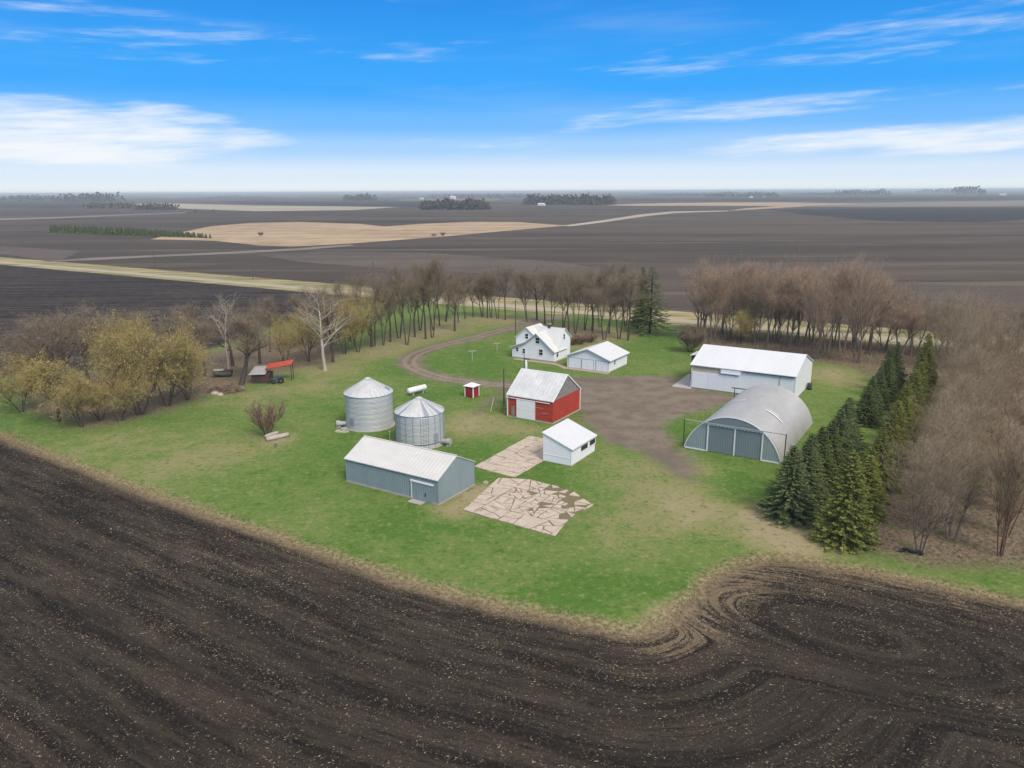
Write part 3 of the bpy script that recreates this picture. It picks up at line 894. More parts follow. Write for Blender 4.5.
    col = t.mix(t.math('MULTIPLY', band, t.ss(n4, 0.36, 0.56, 0.35, 0.95)), col, t.mix(t.ss(n3, 0.35, 0.65), (0.16, 0.115, 0.065), (0.36, 0.275, 0.165)))

    hgt = t.math('ADD', t.math('MULTIPLY', n3, 0.5), t.math('MULTIPLY', n4, 0.5))
    hgt = t.math('ADD', hgt, t.math('MULTIPLY', fm, t.math('ADD', t.math('MULTIPLY', r2, 1.3), t.math('MULTIPLY', n5, 0.4))))
    bs = t.math('ADD', 0.35, t.math('MULTIPLY', fm, 0.6))
    return t.out_surface(col, 0.95, 0.1, 0, hgt, 0.16, bs)


def uv_of(p):
    return np.array(p) @ U, np.array(p) @ V


def ground():
    gm = ground_material()
    M['ground'] = gm
    gx = sorted([s * v for v in (110, 190, 430, 600, 900, 1600, 3000, 5500, 10000, 18000, 30000, 48000) for s in (-1, 1)])
    gy = [-300, -120, 14, 128, 290, 530, 750, 1100, 1800, 2900, 4600, 7500, 12000, 19000, 30000, 48000]
    gb = MB()
    for x0, x1 in zip(gx[:-1], gx[1:]):
        for y0, y1 in zip(gy[:-1], gy[1:]):
            if (y0 == 14 and x0 >= -110 and x1 <= 110) or (y0 == 128 and x0 >= -430 and x1 <= 190) or (y0 == 290 and x0 >= -430 and x1 <= 190):
                continue                                   # the farm itself has its own finer sheets
            gb.add([(x0, y0, -0.02), (x1, y0, -0.02), (x1, y1, -0.02), (x0, y1, -0.02)], [(0, 1, 2, 3)])
    o = gb.build('ground', gm)
    tag(o, kind='structure')

    # road lines in farm coordinates
    v_far = np.array(G(300, 281)) @ V
    v_near = np.array(G(300, 291.5)) @ V
    yard = [G(*q) for q in [(500, 381), (540, 381), (575, 377), (610, 377), (640, 375), (676, 376), (693, 387), (742, 396), (722, 406), (700, 412), (674, 417), (664, 426), (672, 440), (684, 452), (697, 468),
                            (694, 481), (681, 478), (664, 466), (640, 452), (618, 446), (600, 437), (586, 424), (580, 411), (553, 402), (530, 392), (508, 392), (492, 404), (476, 414), (484, 404), (498, 394)]]
    drive = smooth_line([G(*q) for q in [(515, 386), (490, 384), (468, 382), (445, 378.5), (428, 374), (414, 368), (409, 362), (414, 355.5), (428, 349.5), (447, 344), (472, 338.5), (497, 331.5), (520, 325), (540, 320), (562, 316)]], 5)
    back = [(-420, 430), G(-40, 376), G(0, 376), G(60, 370), G(130, 366), G(200, 350), G(250, 334), G(300, 317), G(350, 307), tuple(U * 10 + V * v_near + U * (np.array(G(395, 300)) @ U - 10)), (-420, 470)]
    u0 = np.array(G(395, 300)) @ U
    bl = [np.array(G(-60, 380)), np.array(G(0, 376)), np.array(G(60, 370)), np.array(G(130, 366)), np.array(G(200, 350)), np.array(G(250, 334)), np.array(G(300, 317)), np.array(G(350, 307))]
    back = [tuple(U * -700 + V * 20)] + [tuple(p) for p in bl] + [tuple(U * u0 + V * v_near), tuple(U * -700 + V * v_near)]
    litter = [G(*q) for q in [(688, 334), (705, 352), (760, 352), (808, 360), (850, 367), (895, 388), (893, 425), (858, 480), (838, 545), (880, 556), (930, 566), (1000, 566), (1060, 570)]] + \
             [tuple(U * 140 + V * 20), tuple(U * 140 + V * (v_near - 1)), tuple(U * (np.array(G(688, 322)) @ U) + V * (v_near - 1))]
    lawn = [G(*q) for q in [(-80, 384), (0, 378), (60, 372), (130, 368), (200, 352), (250, 336), (300, 319), (350, 309)]] + [tuple(U * u0 + V * v_near), tuple(U * 145 + V * v_near), tuple(U * 145 + V * -40), (120, 0), (-160, 0), (-160, 160)]
    grove_left = [G(*q) for q in [(20, 415), (60, 425), (85, 431), (125, 424), (175, 411), (215, 396), (250, 386), (300, 370), (330, 364), (350, 352), (335, 326), (260, 336), (200, 354), (130, 368), (60, 373), (10, 380)]]

    spots_worn = [((175, 465), 9, .8), ((60, 455), 7, .5), ((310, 385), 7, .9), ((335, 370), 8, .8), ((245, 395), 8, .7), ((120, 440), 8, .5), ((480, 420), 5, 1.2), ((460, 430), 4, 1.0), ((685, 500), 5, 1.5), ((690, 520), 4, 1.0), ((560, 440), 4, .7),
                  ((520, 430), 3, 1.0), ((640, 475), 8, .7), ((610, 520), 7, .6), ((770, 530), 5, 1.6), ((800, 545), 4, 1.6), ((760, 515), 3, 1.2), ((650, 560), 7, .45), ((300, 520), 6, .5), ((450, 510), 2.5, 1.8), ((470, 497), 2.5, 2.0),
                  ((480, 490), 2.0, 1.6), ((900, 583), 5, .6), ((980, 597), 5, .7), ((700, 470), 3, 1.0), ((600, 560), 5, .4), ((500, 560), 6, .5), ((250, 450), 8, .5), ((835, 380), 6, .9), ((440, 330), 9, .6), ((390, 352), 7, .6), ((840, 372), 6, .7), ((282, 440), 2.2, 1.4), ((655, 625), 3, 1.6), ((670, 612), 2.0, 1.2), ((548, 357), 5, .6)]
    spots_worn += [((x, y), r, .85) for x, y, r in ((385, 345, 9), (410, 338, 9), (435, 332, 9), (460, 322, 11), (490, 318, 11), (530, 322, 9), (560, 328, 9), (590, 334, 9), (615, 334, 9), (300, 362, 8), (345, 356, 8), (565, 345, 5), (585, 344, 6), (605, 338, 6), (820, 372, 6))]
    spots_lush = [((350, 452), 8, 1.0), ((420, 525), 7, .7), ((615, 590), 7, 1.4), ((560, 500), 6, .8), ((530, 575), 7, .8), ((470, 360), 10, 1.2), ((660, 340), 10, .9), ((450, 460), 7, .8), ((730, 480), 6, 1.1), ((720, 530), 6, .9), ((655, 400), 3, .6), ((45, 420), 5, 1.0), ((395, 370), 6, .8),
                  ((545, 470), 6, .9), ((440, 395), 5, .8), ((500, 410), 3, 1.0), ((690, 435), 5, 1.0), ((850, 562), 4, .8)]
    spots_straw = [((690, 622), 4.5, 0.50), ((725, 594), 4, 0.50), ((752, 575), 4, 0.42), ((655, 645), 3.5, 0.35), ((820, 575), 4, 0.3), ((480, 640), 6, .16), ((250, 560), 7, .18), ((160, 560), 7, .22), ((380, 600), 7, .12), ((900, 590), 5, .28), ((980, 610), 4, .28)]

    def spot(pts, lst):
        w = np.zeros(len(pts))
        for q, r, s in lst:
            g = np.array(G(*q))
            w += s * np.exp(-((pts - g) ** 2).sum(1) / (r * r))
        return w

    # roof edges wear the grass: bare strip round each building
    buckets = {}
    rngw = np.random.default_rng(5)
    ph = rngw.random((14, 3)) * 6.28
    kv = rngw.normal(size=(14, 2)) * np.linspace(0.15, 1.2, 14)[:, None]

    def wobble(p):
        return sum(np.sin(p @ kv[i] + ph[i, 0]) for i in range(14)) / 14

    for (x0, x1, y0, y1, st) in ((-110, 110, 14, 128, 0.5), (-190, 190, 128, 290, 1.0), (-430, -190, 128, 290, 2.0), (-430, 190, 290, 530, 2.0)):
        xs = np.arange(x0, x1 + st / 2, st)
        ys = np.arange(y0, y1 + st / 2, st)
        X, Y = np.meshgrid(xs, ys)
        pts = np.stack([X.ravel(), Y.ravel()], 1)
        pv = pts @ V
        at = {'d_front': sdist(pts, FIELD), 'd_back': sdist(pts, back), 'd_litter': sdist(pts, litter), 'd_lawn': sdist(pts, lawn),
              'd_yard': np.maximum(sdist(pts, yard), pathdist(pts, drive, 2.5)),
              'drive': pathdist(pts, drive, 2.5),
              'd_verge': np.minimum(pv - v_near, v_far - pv), 'd_road': 2.9 - np.abs(pv - (v_near + 0.33 * (v_far - v_near)))}
        gl = sdist(pts, grove_left) - 1.5
        at['d_litter'] = np.maximum(at['d_litter'], gl * 0.8)
        # headland swirl: the rows close into long loops right of the lawn's tip
        cs = np.array(G(850, 632))
        qu, qv = (pts - cs) @ U, (pts - cs) @ V
        rr = np.sqrt((qu / 2.3) ** 2 + qv ** 2)
        wl = np.clip((9.5 - rr) / 3.0, 0, 1)
        wl = wl * wl * (3 - 2 * wl)
        raw = {k: v.copy() for k, v in at.items()}
        at['row'] = at['d_front'] * (1 - wl) + (12.5 - rr * 1.05) * wl
        for k in at:
            at[k] = np.clip(at[k], -20, 60) + 20.0
        at['worn'] = spot(pts, spots_worn)
        at['lush'] = spot(pts, spots_lush)
        at['straw'] = spot(pts, spots_straw)
        nx, ny = len(xs), len(ys)
        i = np.arange(nx - 1)[None, :] + nx * np.arange(ny - 1)[:, None]
        quads = np.stack([i, i + 1, i + 1 + nx, i + nx], -1).reshape(-1, 4)
        wb = wobble(pts) * 0.9

        def fc(a, amp=1.0):
            return (a + wb * amp)[quads].mean(1)
        cls = np.full(len(quads), 'plowed_land', dtype=object)
        cls[fc(raw['d_back'], .3) > 0] = 'corner_field'
        cls[fc(raw['d_lawn'], .3) > 0] = 'lawn'
        cls[fc(raw['d_litter']) > 0] = 'woodland_floor'
        cls[fc(raw['d_verge'], .2) > 0] = 'road_verge'
        cls[fc(raw['d_road'], .1) > 0] = 'gravel_road'
        cls[fc(raw['d_yard'], .5) > 0] = 'dirt_yard'
        cls[fc(raw['d_front'], .3) > 0] = 'plowed_field'
        for c in sorted(set(cls)):
            buckets.setdefault(c, []).append((pts, quads[cls == c], at))
    for c, lst in buckets.items():
        vs, qs, ats, off = [], [], {}, 0
        for pts, q, at in lst:
            used, inv = np.unique(q, return_inverse=True)
            vs.append(np.column_stack([pts[used], np.zeros(len(used))]))
            qs.append(inv.reshape(-1, 4) + off)
            off += len(used)
            for k, v in at.items():
                ats.setdefault(k, []).append(v[used])
        me = np_mesh(c, np.concatenate(vs), np.concatenate(qs), None, [gm])
        for k, v in ats.items():
            a = me.attributes.new(k, 'FLOAT', 'POINT')
            a.data.foreach_set('value', np.concatenate(v).astype(np.float32))
        tag(link(c, me), kind='structure')

    # --- far fields, strips and tracks
    def sheet(name, pix, mat, z):
        pts = [P(x, y)[:2] for x, y in pix]
        MBs = MB().add([(p[0], p[1], z) for p in pts], [tuple(range(len(pts)))])
        return tag(MBs.build(name, mat), kind='structure')

    def fieldmat(name, c1, c2, su, sv, bl=0.5):
        t = NT(name)
        pos = t.n('ShaderNodeNewGeometry').outputs['Position']
        a = t.noise(t.scalevec(pos, (su, sv, 1), -YAW), 1.0, 5, 0.65)
        b = t.noise(pos, 0.05, 5, 0.7)
        f = t.ss(t.math('ADD', t.math('MULTIPLY', a, 0.6), t.math('MULTIPLY', b, 0.4)), 0.36, 0.64)
        return t.out_surface(t.mix(f, c1, c2), 0.95, 0.1)
    tan = fieldmat('tan_stubble', (0.27, 0.19, 0.12), (0.46, 0.34, 0.215), 0.006, 0.03)
    pale = fieldmat('pale_stubble', (0.30, 0.25, 0.19), (0.42, 0.36, 0.28), 0.001, 0.006)
    dull = fieldmat('dull_stubble', (0.16, 0.14, 0.115), (0.23, 0.20, 0.165), 0.001, 0.008)
    dark = fieldmat('dark_soil', (0.030, 0.027, 0.026), (0.050, 0.044, 0.040), 0.002, 0.02)
    green = fieldmat('green_strip', (0.12, 0.15, 0.06), (0.20, 0.20, 0.09), 0.002, 0.02)
    brown = fieldmat('brown_soil', (0.085, 0.068, 0.055), (0.125, 0.10, 0.08), 0.003, 0.03)
    sheet('stubble_field', [(150, 239.5), (178, 233), (210, 226.5), (250, 223), (300, 222), (360, 224), (385, 226.5), (420, 224), (470, 221.8), (515, 222), (556, 224.8), (568, 225.5), (540, 228), (500, 231.5), (440, 237), (380, 241.5), (330, 245), (290, 246.7), (258, 245.5), (214, 240.8)], tan, 0.10)
    sheet('stubble_strip', [(130, 204.2), (160, 203.2), (256, 205.6), (400, 207.2), (352, 210.2), (256, 211.3), (170, 208.2)], pale, 0.22)
    sheet('stubble_strip', [(600, 205.2), (640, 203.6), (720, 202.6), (790, 202.5), (860, 203.8), (800, 206), (740, 205.9), (640, 206)], tan, 0.25)
    sheet('stubble_strip', [(724, 211.3), (745, 208.4), (806, 203.6), (1100, 199.3), (1100, 206.2), (870, 207.2), (806, 206.8)], dull, 0.20)
    sheet('stubble_strip', [(727, 211.2), (743, 208.8), (800, 204.8), (805, 206.3), (766, 208.7)], tan, 0.30)
    sheet('farm_track', [(560, 226.2), (600, 220.8), (640, 214.6), (672, 211.6), (728, 210.6), (728, 211.6), (676, 213.2), (645, 216.6), (604, 222.6), (572, 226.6)], pale, 0.30)
    sheet('farm_track', [(-60, 220), (60, 217), (130, 214.2), (186, 212.2), (186, 213.2), (130, 215.4), (60, 218.6), (-60, 222)], dull, 0.20)
    sheet('farm_track', [(40, 262), (90, 258), (140, 256), (220, 252.5), (300, 248.3), (350, 244.5), (354, 246), (300, 250.4), (220, 254.6), (140, 258), (90, 260.6)], dull, 0.14)
    sheet('brown_field', [(-80, 243), (0, 246), (80, 251), (58, 262), (0, 254), (-80, 249)], brown, 0.06)
    sheet('brown_field', [(256, 255), (320, 252), (420, 252.5), (560, 262), (640, 276), (520, 275), (400, 270), (300, 262)], brown, 0.06)
    sheet('dark_strip', [(-100, 200), (60, 201), (120, 204), (60, 208.6), (-100, 206)], dark, 0.12)
    sheet('dark_strip', [(215, 200.4), (300, 201.4), (420, 201.2), (516, 203), (420, 207.6), (300, 205.6), (225, 202.8)], dark, 0.12)
    sheet('dark_strip', [(612, 198.2), (800, 197.3), (1100, 193.6), (1100, 197.9), (860, 200.6), (700, 201.2), (612, 200.9)], dark, 0.12)
    sheet('dark_strip', [(770, 209.5), (900, 208), (1100, 207.5), (1100, 215), (980, 222.5), (880, 221), (800, 214)], dark, 0.08)
    sheet('green_strip', [(160, 196.2), (300, 195.3), (300, 197.2), (160, 198)], dull, 0.5)
    sheet('green_strip', [(400, 199.6), (500, 199), (500, 200.4), (400, 200.8)], green, 0.5)

    # clods and straw lying on the front field, dead grass in the grove
    rng = np.random.default_rng(3)

    def scatter(n, dens_fn, xr, yr):
        out = []
        tot = 0
        while tot < n:
            c = np.column_stack([rng.uniform(*xr, n * 2), rng.uniform(*yr, n * 2)])
            depth = np.maximum(c[:, 1], 1)
            keep = np.abs(c[:, 0]) < depth * 0.74 + 4
            c = c[keep]
            c = c[rng.random(len(c)) < np.clip(dens_fn(c), 0, 1)]
            out.append(c)
            tot += len(c)
        return np.concatenate(out)[:n]

    def fld(c):
        d = sdist(c, FIELD)
        rows = 0.5 + 0.5 * np.sin(d * 1.15 + 1.3 * np.sin(d * 0.31)) * np.sin(d * 0.23 + 1)
        pat = 0.5 + 0.5 * wobble(c * 0.35) * 2
        w = (0.10 + 0.55 * rows * np.clip(pat, 0, 1.4)) * np.clip(70 / np.maximum(c[:, 1], 30) - 0.2, 0.25, 1) ** 0.6 + 0.35 * np.exp(-np.maximum(d, 0) / 2.5) + 0.5 * np.clip(spot(c, spots_straw), 0, 1)
        return np.where(d > -0.5, w, 0)
    c = scatter(62000, fld, (-85, 62), (33, 112))
    n = len(c)
    p = np.column_stack([c, rng.uniform(0.01, 0.05, n)])
    a = YAW + rng.normal(size=n) * 0.9
    d = np.column_stack([np.cos(a), np.sin(a), rng.normal(size=n) * 0.18])
    big = rng.random(n) ** 3
    v, q = ribbons(p, d, 0.07 + 0.19 * big + 0.05 * rng.random(n), 0.020 + 0.035 * big, rng, 0.05)
    tag(link('straw_residue', np_mesh('straw_residue', v, q, None, [M['straw']])), 'pale corn stalk residue scattered over the plowed front field', 'crop residue', kind='stuff')

    def cl(c):
        d = sdist(c, FIELD)
        return np.where((d > 1.5) & (spot(c, spots_straw) < 0.12), np.clip(60 / np.maximum(c[:, 1], 30) - 0.3, 0.15, 1), 0)
    c = scatter(26000, cl, (-80, 62), (33, 100))
    n = len(c)
    s = 0.035 + 0.10 * rng.random(n) ** 3
    base = rng.random(n) * 6.28
    vv = []
    for k in range(4):
        an = base + k * 1.5708 + rng.normal(size=n) * 0.25
        vv.append(np.column_stack([c[:, 0] + np.cos(an) * s * 1.25, c[:, 1] + np.sin(an) * s * 1.25, np.full(n, -0.01)]))
    vv.append(np.column_stack([c[:, 0] + rng.normal(size=n) * s * .3, c[:, 1] + rng.normal(size=n) * s * .3, s * (0.7 + 0.5 * rng.random(n))]))
    v = np.stack(vv, 1).reshape(-1, 3)
    b = np.arange(n)[:, None] * 5
    tr = np.concatenate([b + np.array([[k, (k + 1) % 4, 4]]) for k in range(4)])
    tag(link('soil_clods', np_mesh('soil_clods', v, None, tr, [M['clod']])), 'dark clods of turned soil over the plowed front field', 'soil clods', kind='stuff')

    def dry(c):
        dl = sdist(c, litter)
        df = sdist(c, FIELD)
        return np.where((dl > 0) & (df < -0.5), 0.55, 0) + np.where((df > -1.6) & (df < 0.5), 0.9, 0)
    c = scatter(30000, dry, (-85, 110), (45, 175))
    n = len(c)
    p = np.column_stack([c, np.zeros(n)])
    d = rng.normal(size=(n, 3)) * np.array([0.7, 0.7, 0.2]) + np.array([0, 0, 0.75])
    v, q = ribbons(p, d, 0.18 + 0.40 * rng.random(n), 0.03 + 0.05 * rng.random(n), rng, 0.2)
    tag(link('dry_grass', np_mesh('dry_grass', v, q, None, [M['dry_grass']])), 'dead tan grass under the bare grove and along the field edge', 'dry grass', kind='stuff')

    def brush(c):
        d = sdist(c, litter)
        e = c @ V
        return np.where((d > 0.5) & (e > v_near - 24), 0.8, 0)
    c = scatter(14000, brush, (25, 140), (130, 235))
    n = len(c)
    p = np.column_stack([c, np.zeros(n)])
    d = rng.normal(size=(n, 3)) * np.array([0.5, 0.5, 0.2]) + np.array([0, 0, 0.9])
    v, q = ribbons(p, d, 0.5 + 1.3 * rng.random(n), 0.03 + 0.04 * rng.random(n), rng, 0.12)
    tag(link('undergrowth', np_mesh('undergrowth', v, q, None, [M['brush']])), 'tan leafless undergrowth between the bare trees near the road', 'undergrowth', kind='stuff')


# ------------------------------------------------------------------ buildings
def window(parent, axis, val, a, z, w, h, sgn, mat_frame='white_trim', bars=True):
    """window on a wall plane. axis 'y': wall at y=val, a = x centre; axis 'x': wall at x=val, a = y centre; sgn = outward"""
    fr, pn = MB(), MB()

    def bx(mb, a0, a1, z0, z1, d0, d1):
        lo, hi = sorted((val + sgn * d0, val + sgn * d1))
        if axis == 'y':
            mb.box(a0, a1, lo, hi, z0, z1)
        else:
            mb.box(lo, hi, a0, a1, z0, z1)
    b = 0.09
    bx(fr, a - w / 2 - b, a + w / 2 + b, z + h / 2, z + h / 2 + b, -0.02, 0.06)
    bx(fr, a - w / 2 - b, a + w / 2 + b, z - h / 2 - b, z - h / 2, -0.02, 0.09)
    bx(fr, a - w / 2 - b, a - w / 2, z - h / 2, z + h / 2, -0.02, 0.055)
    bx(fr, a + w / 2, a + w / 2 + b, z - h / 2, z + h / 2, -0.02, 0.055)
    if bars:
        bx(fr, a - w / 2, a + w / 2, z - 0.03, z + 0.03, -0.02, 0.04)
    f = fr.build('window', M[mat_frame], parent)
    bx(pn, a - w / 2, a + w / 2, z - h / 2, z + h / 2, -0.03, 0.015)
    pn.build('pane', M['glass'], f)
    return f


def at_px(org, x, y, axis, val):
    q = local_hit(org, x, y, {'x': 0, 'y': 1}[axis], val)
    return (q[0], q[2]) if axis == 'y' else (q[1], q[2])


def gable_x(mb, x0, x1, y0, y1, eave, ridge, ym=None):
    """walls of a building whose ridge runs along x"""
    ym = (y0 + y1) / 2 if ym is None else ym
    return mb.extrude([(y0, 0), (y1, 0), (y1, eave), (ym, ridge), (y0, eave)], 'x', x0, x1)


def roof_x(mb, x0, x1, y0, y1, eave, ridge, oh=0.3, og=0.25, th=0.12, lift=0.06):
    ym = (y0 + y1) / 2
    sl = (ridge - eave) / (ym - y0)
    ze = eave - sl * oh + lift
    mb.slab([(x0 - og, y0 - oh, ze), (x1 + og, y0 - oh, ze), (x1 + og, ym, ridge + lift), (x0 - og, ym, ridge + lift)], th)
    mb.slab([(x0 - og, ym, ridge + lift), (x1 + og, ym, ridge + lift), (x1 + og, y1 + oh, ze), (x0 - og, y1 + oh, ze)], th)
    return mb


def roof_y(mb, x0, x1, y0, y1, eave, ridge, oh=0.3, og=0.3, th=0.12, lift=0.06, xm=None):
    xm = (x0 + x1) / 2 if xm is None else xm
    for xe, s in ((x0, -1), (x1, 1)):
        sl = (ridge - eave) / abs(xm - xe)
        ze = eave - sl * oh + lift
        q = [(xm, y0 - og, ridge + lift), (xe + s * oh, y0 - og, ze), (xe + s * oh, y1 + og, ze), (xm, y1 + og, ridge + lift)]
        mb.slab(q if s > 0 else q[::-1], th)
    return mb


def grey_shed():
    g = np.array(G(438.6, 505.3))
    o = empty('machine_shed', g, 'long blue-grey steel shed with pale roof in front of the grain bins', 'shed', rot=YAW)
    L, D, E, Rr = 13.9, 7.04, 3.0, 4.72
    w = MB()
    w.box(-L, 0, 0, D, 0.18, E)
    wl = w.build('side_wall', [M['blue_grey_steel']], o)
    e = MB()
    e.extrude([(0.02, E + 0.002), (D - 0.02, E + 0.002), (D / 2, Rr)], 'x', -0.14, -0.006)
    e.extrude([(0.02, E + 0.002), (D - 0.02, E + 0.002), (D / 2, Rr)], 'x', -L + 0.006, -L + 0.14)
    e.box(0.0, 0.025, 0.004, D - 0.004, 0.19, E + 0.001)
    e.build_each('end_wall', M['blue_grey_steel_end'], o)
    roof_x(MB(), -L, 0, 0, D, E, Rr, 0.18, 0.10, 0.10, 0.09).build('roof', M['shed_roof'], o)
    MB().tube((-L - 0.1, D / 2, Rr + 0.1), (0.1, D / 2, Rr + 0.1), 0.09, n=6).build('ridge_cap', M['shed_roof'], o)
    MB().box(-L - 0.05, 0.06, -0.05, D + 0.05, -0.1, 0.18).build('foundation', M['foundation'], o)
    c = MB().box(-0.07, 0.05, -0.03, 0.05, 0.18, E).box(-L - 0.03, -L + 0.07, -0.03, 0.05, 0.18, E).box(-0.04, 0.05, D - 0.05, D + 0.03, 0.18, E)
    c.build_each('corner_trim', M['blue_grey_steel'], o)
    x0, x1 = at_px(g, 412.3, 499, 'y', 0)[0], at_px(g, 432.5, 502, 'y', 0)[0]
    d = MB().box(x0, x1, -0.09, -0.03, 0.12, 2.15).build('sliding_door', M['blue_grey_steel'], o)
    MB().box(x0 - 0.04, x0 + 0.06, -0.12, -0.09, 0.12, 2.15).build('door_edge', M['white_trim'], d)
    MB().box(x1 - 0.95, x1 - 0.85, -0.16, -0.09, 0.7, 1.1).build('handle', M['dark_metal'], d)
    MB().box(x0 - 0.1, x1 + 0.25, -0.17, -0.02, 2.17, 2.36).build('door_track', M['white_trim'], o)
    MB().box(x0 + 0.1, x0 + 2.0, -1.0, -0.05, -0.02, 0.03).build('door_sill', M['concrete_pale'], o)


def barn():
    g = np.array(G(552.7, 424.1))
    o = empty('red_barn', g, 'small red barn with grey-white roof and large white sliding door', 'barn', rot=YAW)
    L, D, E, Rr = 8.08, 9.05, 3.5, 6.7
    MB().box(-L, 0, 0, D, 0.2, E).build('wall', M['red_boards'], o)
    gb = MB()
    for x in (-0.16, -L + 0.04):
        gb.extrude([(0.0, E + 0.003), (D, E + 0.003), (D / 2, Rr)], 'x', x, x + 0.12)
    gb.build_each('gable', M['grey_shingle'], o)
    roof_x(MB(), -L, 0, 0, D, E, Rr, 0.12, 0.03, 0.12, 0.10).build('roof', M['barn_roof'], o)
    rk = MB()
    ym, sl = D / 2, (Rr - E) / (D / 2)
    for x in (0.035, -L - 0.115):
        for s in (-1, 1):
            ye = ym + s * (D / 2 + 0.12)
            ze = E - sl * 0.12 + 0.115
            q = [(x, ym, Rr + 0.115), (x + 0.08, ym, Rr + 0.115), (x + 0.08, ye, ze), (x, ye, ze)]
            rk.slab(q if s < 0 else q[::-1], 0.20)
    rk.build_each('rake_board', M['white_trim'], o)
    MB().box(-L - 0.06, 0.06, -0.06, D + 0.06, -0.1, 0.2).build('foundation', M['foundation'], o)
    tr = MB().box(-L - 0.03, -L + 0.17, -0.035, 0.17, 0.2, E).box(-0.17, 0.035, D - 0.17, D + 0.03, 0.2, E)
    tr.build_each('corner_trim', M['white_trim'], o)
    MB().box(-L + 0.2, -0.02, -0.03, 0.0, E - 0.32, E - 0.1).build('frieze', M['red_paint'], o)
    x0, x1 = at_px(g, 517.0, 416, 'y', 0)[0], at_px(g, 535.3, 419, 'y', 0)[0]
    d = MB().box(x0, x1, -0.12, -0.04, 0.12, 3.05)
    d = d.build('sliding_door', M['white_paint'], o)
    MB().box(x0 - 0.02, x0 + 0.10, -0.14, -0.121, 0.12, 3.05).box(x1 - 0.10, x1 + 0.02, -0.14, -0.121, 0.12, 3.05).box(x0, x1, -0.14, -0.121, 1.5, 1.62).build_each('door_batten', M['white_trim'], d)
    MB().box(x0 - 1.9, -0.5, -0.16, -0.03, 3.08, 3.17).build('door_track', M['white_trim'], o)
    a0, a1 = at_px(g, 511.6, 413, 'y', 0)[0], at_px(g, 514.8, 413, 'y', 0)[0]
    MB().box(a0, a1, -0.10, -0.01, 0.25, 1.75).build('side_door', M['grey_shingle'], o)
    MB().box(-2.9, -1.7, -0.03, -0.005, 2.15, 2.23).box(-1.9, -0.9, -0.03, -0.005, 1.45, 1.51).build_each('bare_board', M['foundation'], o)


def white_shed():
    g = np.array(G(571.1, 466.3))
    o = empty('hog_house', g, 'small white shed with single-slope roof and two dark openings', 'shed', rot=YAW)
    L, D, H1, H2 = 4.1, 6.85, 3.80, 2.30
    MB().extrude([(-L, 0.1), (0, 0.1), (0, H2), (-L, H1)], 'y', 0, D).build('wall', M['white_paint'], o)
    s = (H1 - H2) / L
    MB().slab([(-L - 0.12, -0.15, H1 + 0.12 * s + 0.08), (0.28, -0.15, H2 - 0.28 * s + 0.08), (0.28, D + 0.15, H2 - 0.28 * s + 0.08), (-L - 0.12, D + 0.15, H1 + 0.12 * s + 0.08)], 0.12).build('roof', M['white_shingle'], o)
    MB().box(-L - 0.04, 0.04, -0.04, D + 0.04, -0.1, 0.1).build('foundation', M['foundation'], o)
    for xa, xb in ((580.6, 587.6), (589.2, 595.0)):
        ya = local_hit(g, xa, 450, 0, 0)
        yb = local_hit(g, xb, 446, 0, 0)
        window(o, 'x', 0, (ya[1] + yb[1]) / 2, 1.52, yb[1] - ya[1] - 0.06, 0.72, 1, bars=False)
    MB().box(-L - 0.02, 0.0, -0.03, 0.0, 0.95, 1.0).build('seam', M['white_trim'], o)
    MB().box(-0.08, 0.02, -0.025, 0.05, 0.1, H2 - 0.08).build_each('corner_trim', M['white_trim'], o)


def garage():
    g = np.array(G(608.8, 372.6))
    o = empty('garage', g, 'white three-door garage with low white gable roof beside the house', 'garage', rot=YAW)
    L, D, E, Rr = 9.08, 8.63, 2.45, 4.15
    MB().extrude([(-L, 0.12), (0, 0.12), (0, E), (-L / 2, Rr), (-L, E)], 'y', 0, D).build('wall', M['white_steel'], o)
    roof_y(MB(), -L, 0, 0, D, E, Rr, 0.45, 0.40, 0.14, 0.10).build('roof', M['white_shingle'], o)
    MB().box(-L - 0.04, 0.04, -0.04, D + 0.04, -0.1, 0.12).build('foundation', M['foundation'], o)
    for k, (a, b) in enumerate(((-8.75, -6.05), (-5.80, -3.30), (-2.75, -0.20))):
        d = MB().box(a, b, -0.05, -0.01, 0.12, 2.02)
        for z in (0.6, 1.08, 1.56):
            d.box(a + 0.03, b - 0.03, -0.065, -0.05, z, z + 0.40)
        dd = d.build('garage_door', M['white_steel'], o)
        MB().box((a + b) / 2 - 0.1, (a + b) / 2 + 0.1, -0.09, -0.066, 0.75, 0.82).build('handle', M['dark_metal'], dd)
    tr = MB()
    for a, b in ((-8.75, -6.05), (-5.80, -3.30), (-2.75, -0.20)):
        tr.box(a - 0.10, a, -0.06, 0.0, 0.12, 2.14).box(b, b + 0.10, -0.06, 0.0, 0.12, 2.14).box(a, b, -0.06, 0.0, 2.03, 2.14)
    tr.build_each('door_trim', M['grey_tin'], o)
    window(o, 'x', 0, 2.6, 1.5, 0.7, 0.7, 1)
    MB().box(0.0, 0.05, 0.55, 1.45, 0.12, 2.1).build('side_door', M['white_trim'], o)
    MB().box(-L - 0.3, 0.4, -1.5, -0.045, -0.02, 0.06).build('apron', M['concrete'], o)


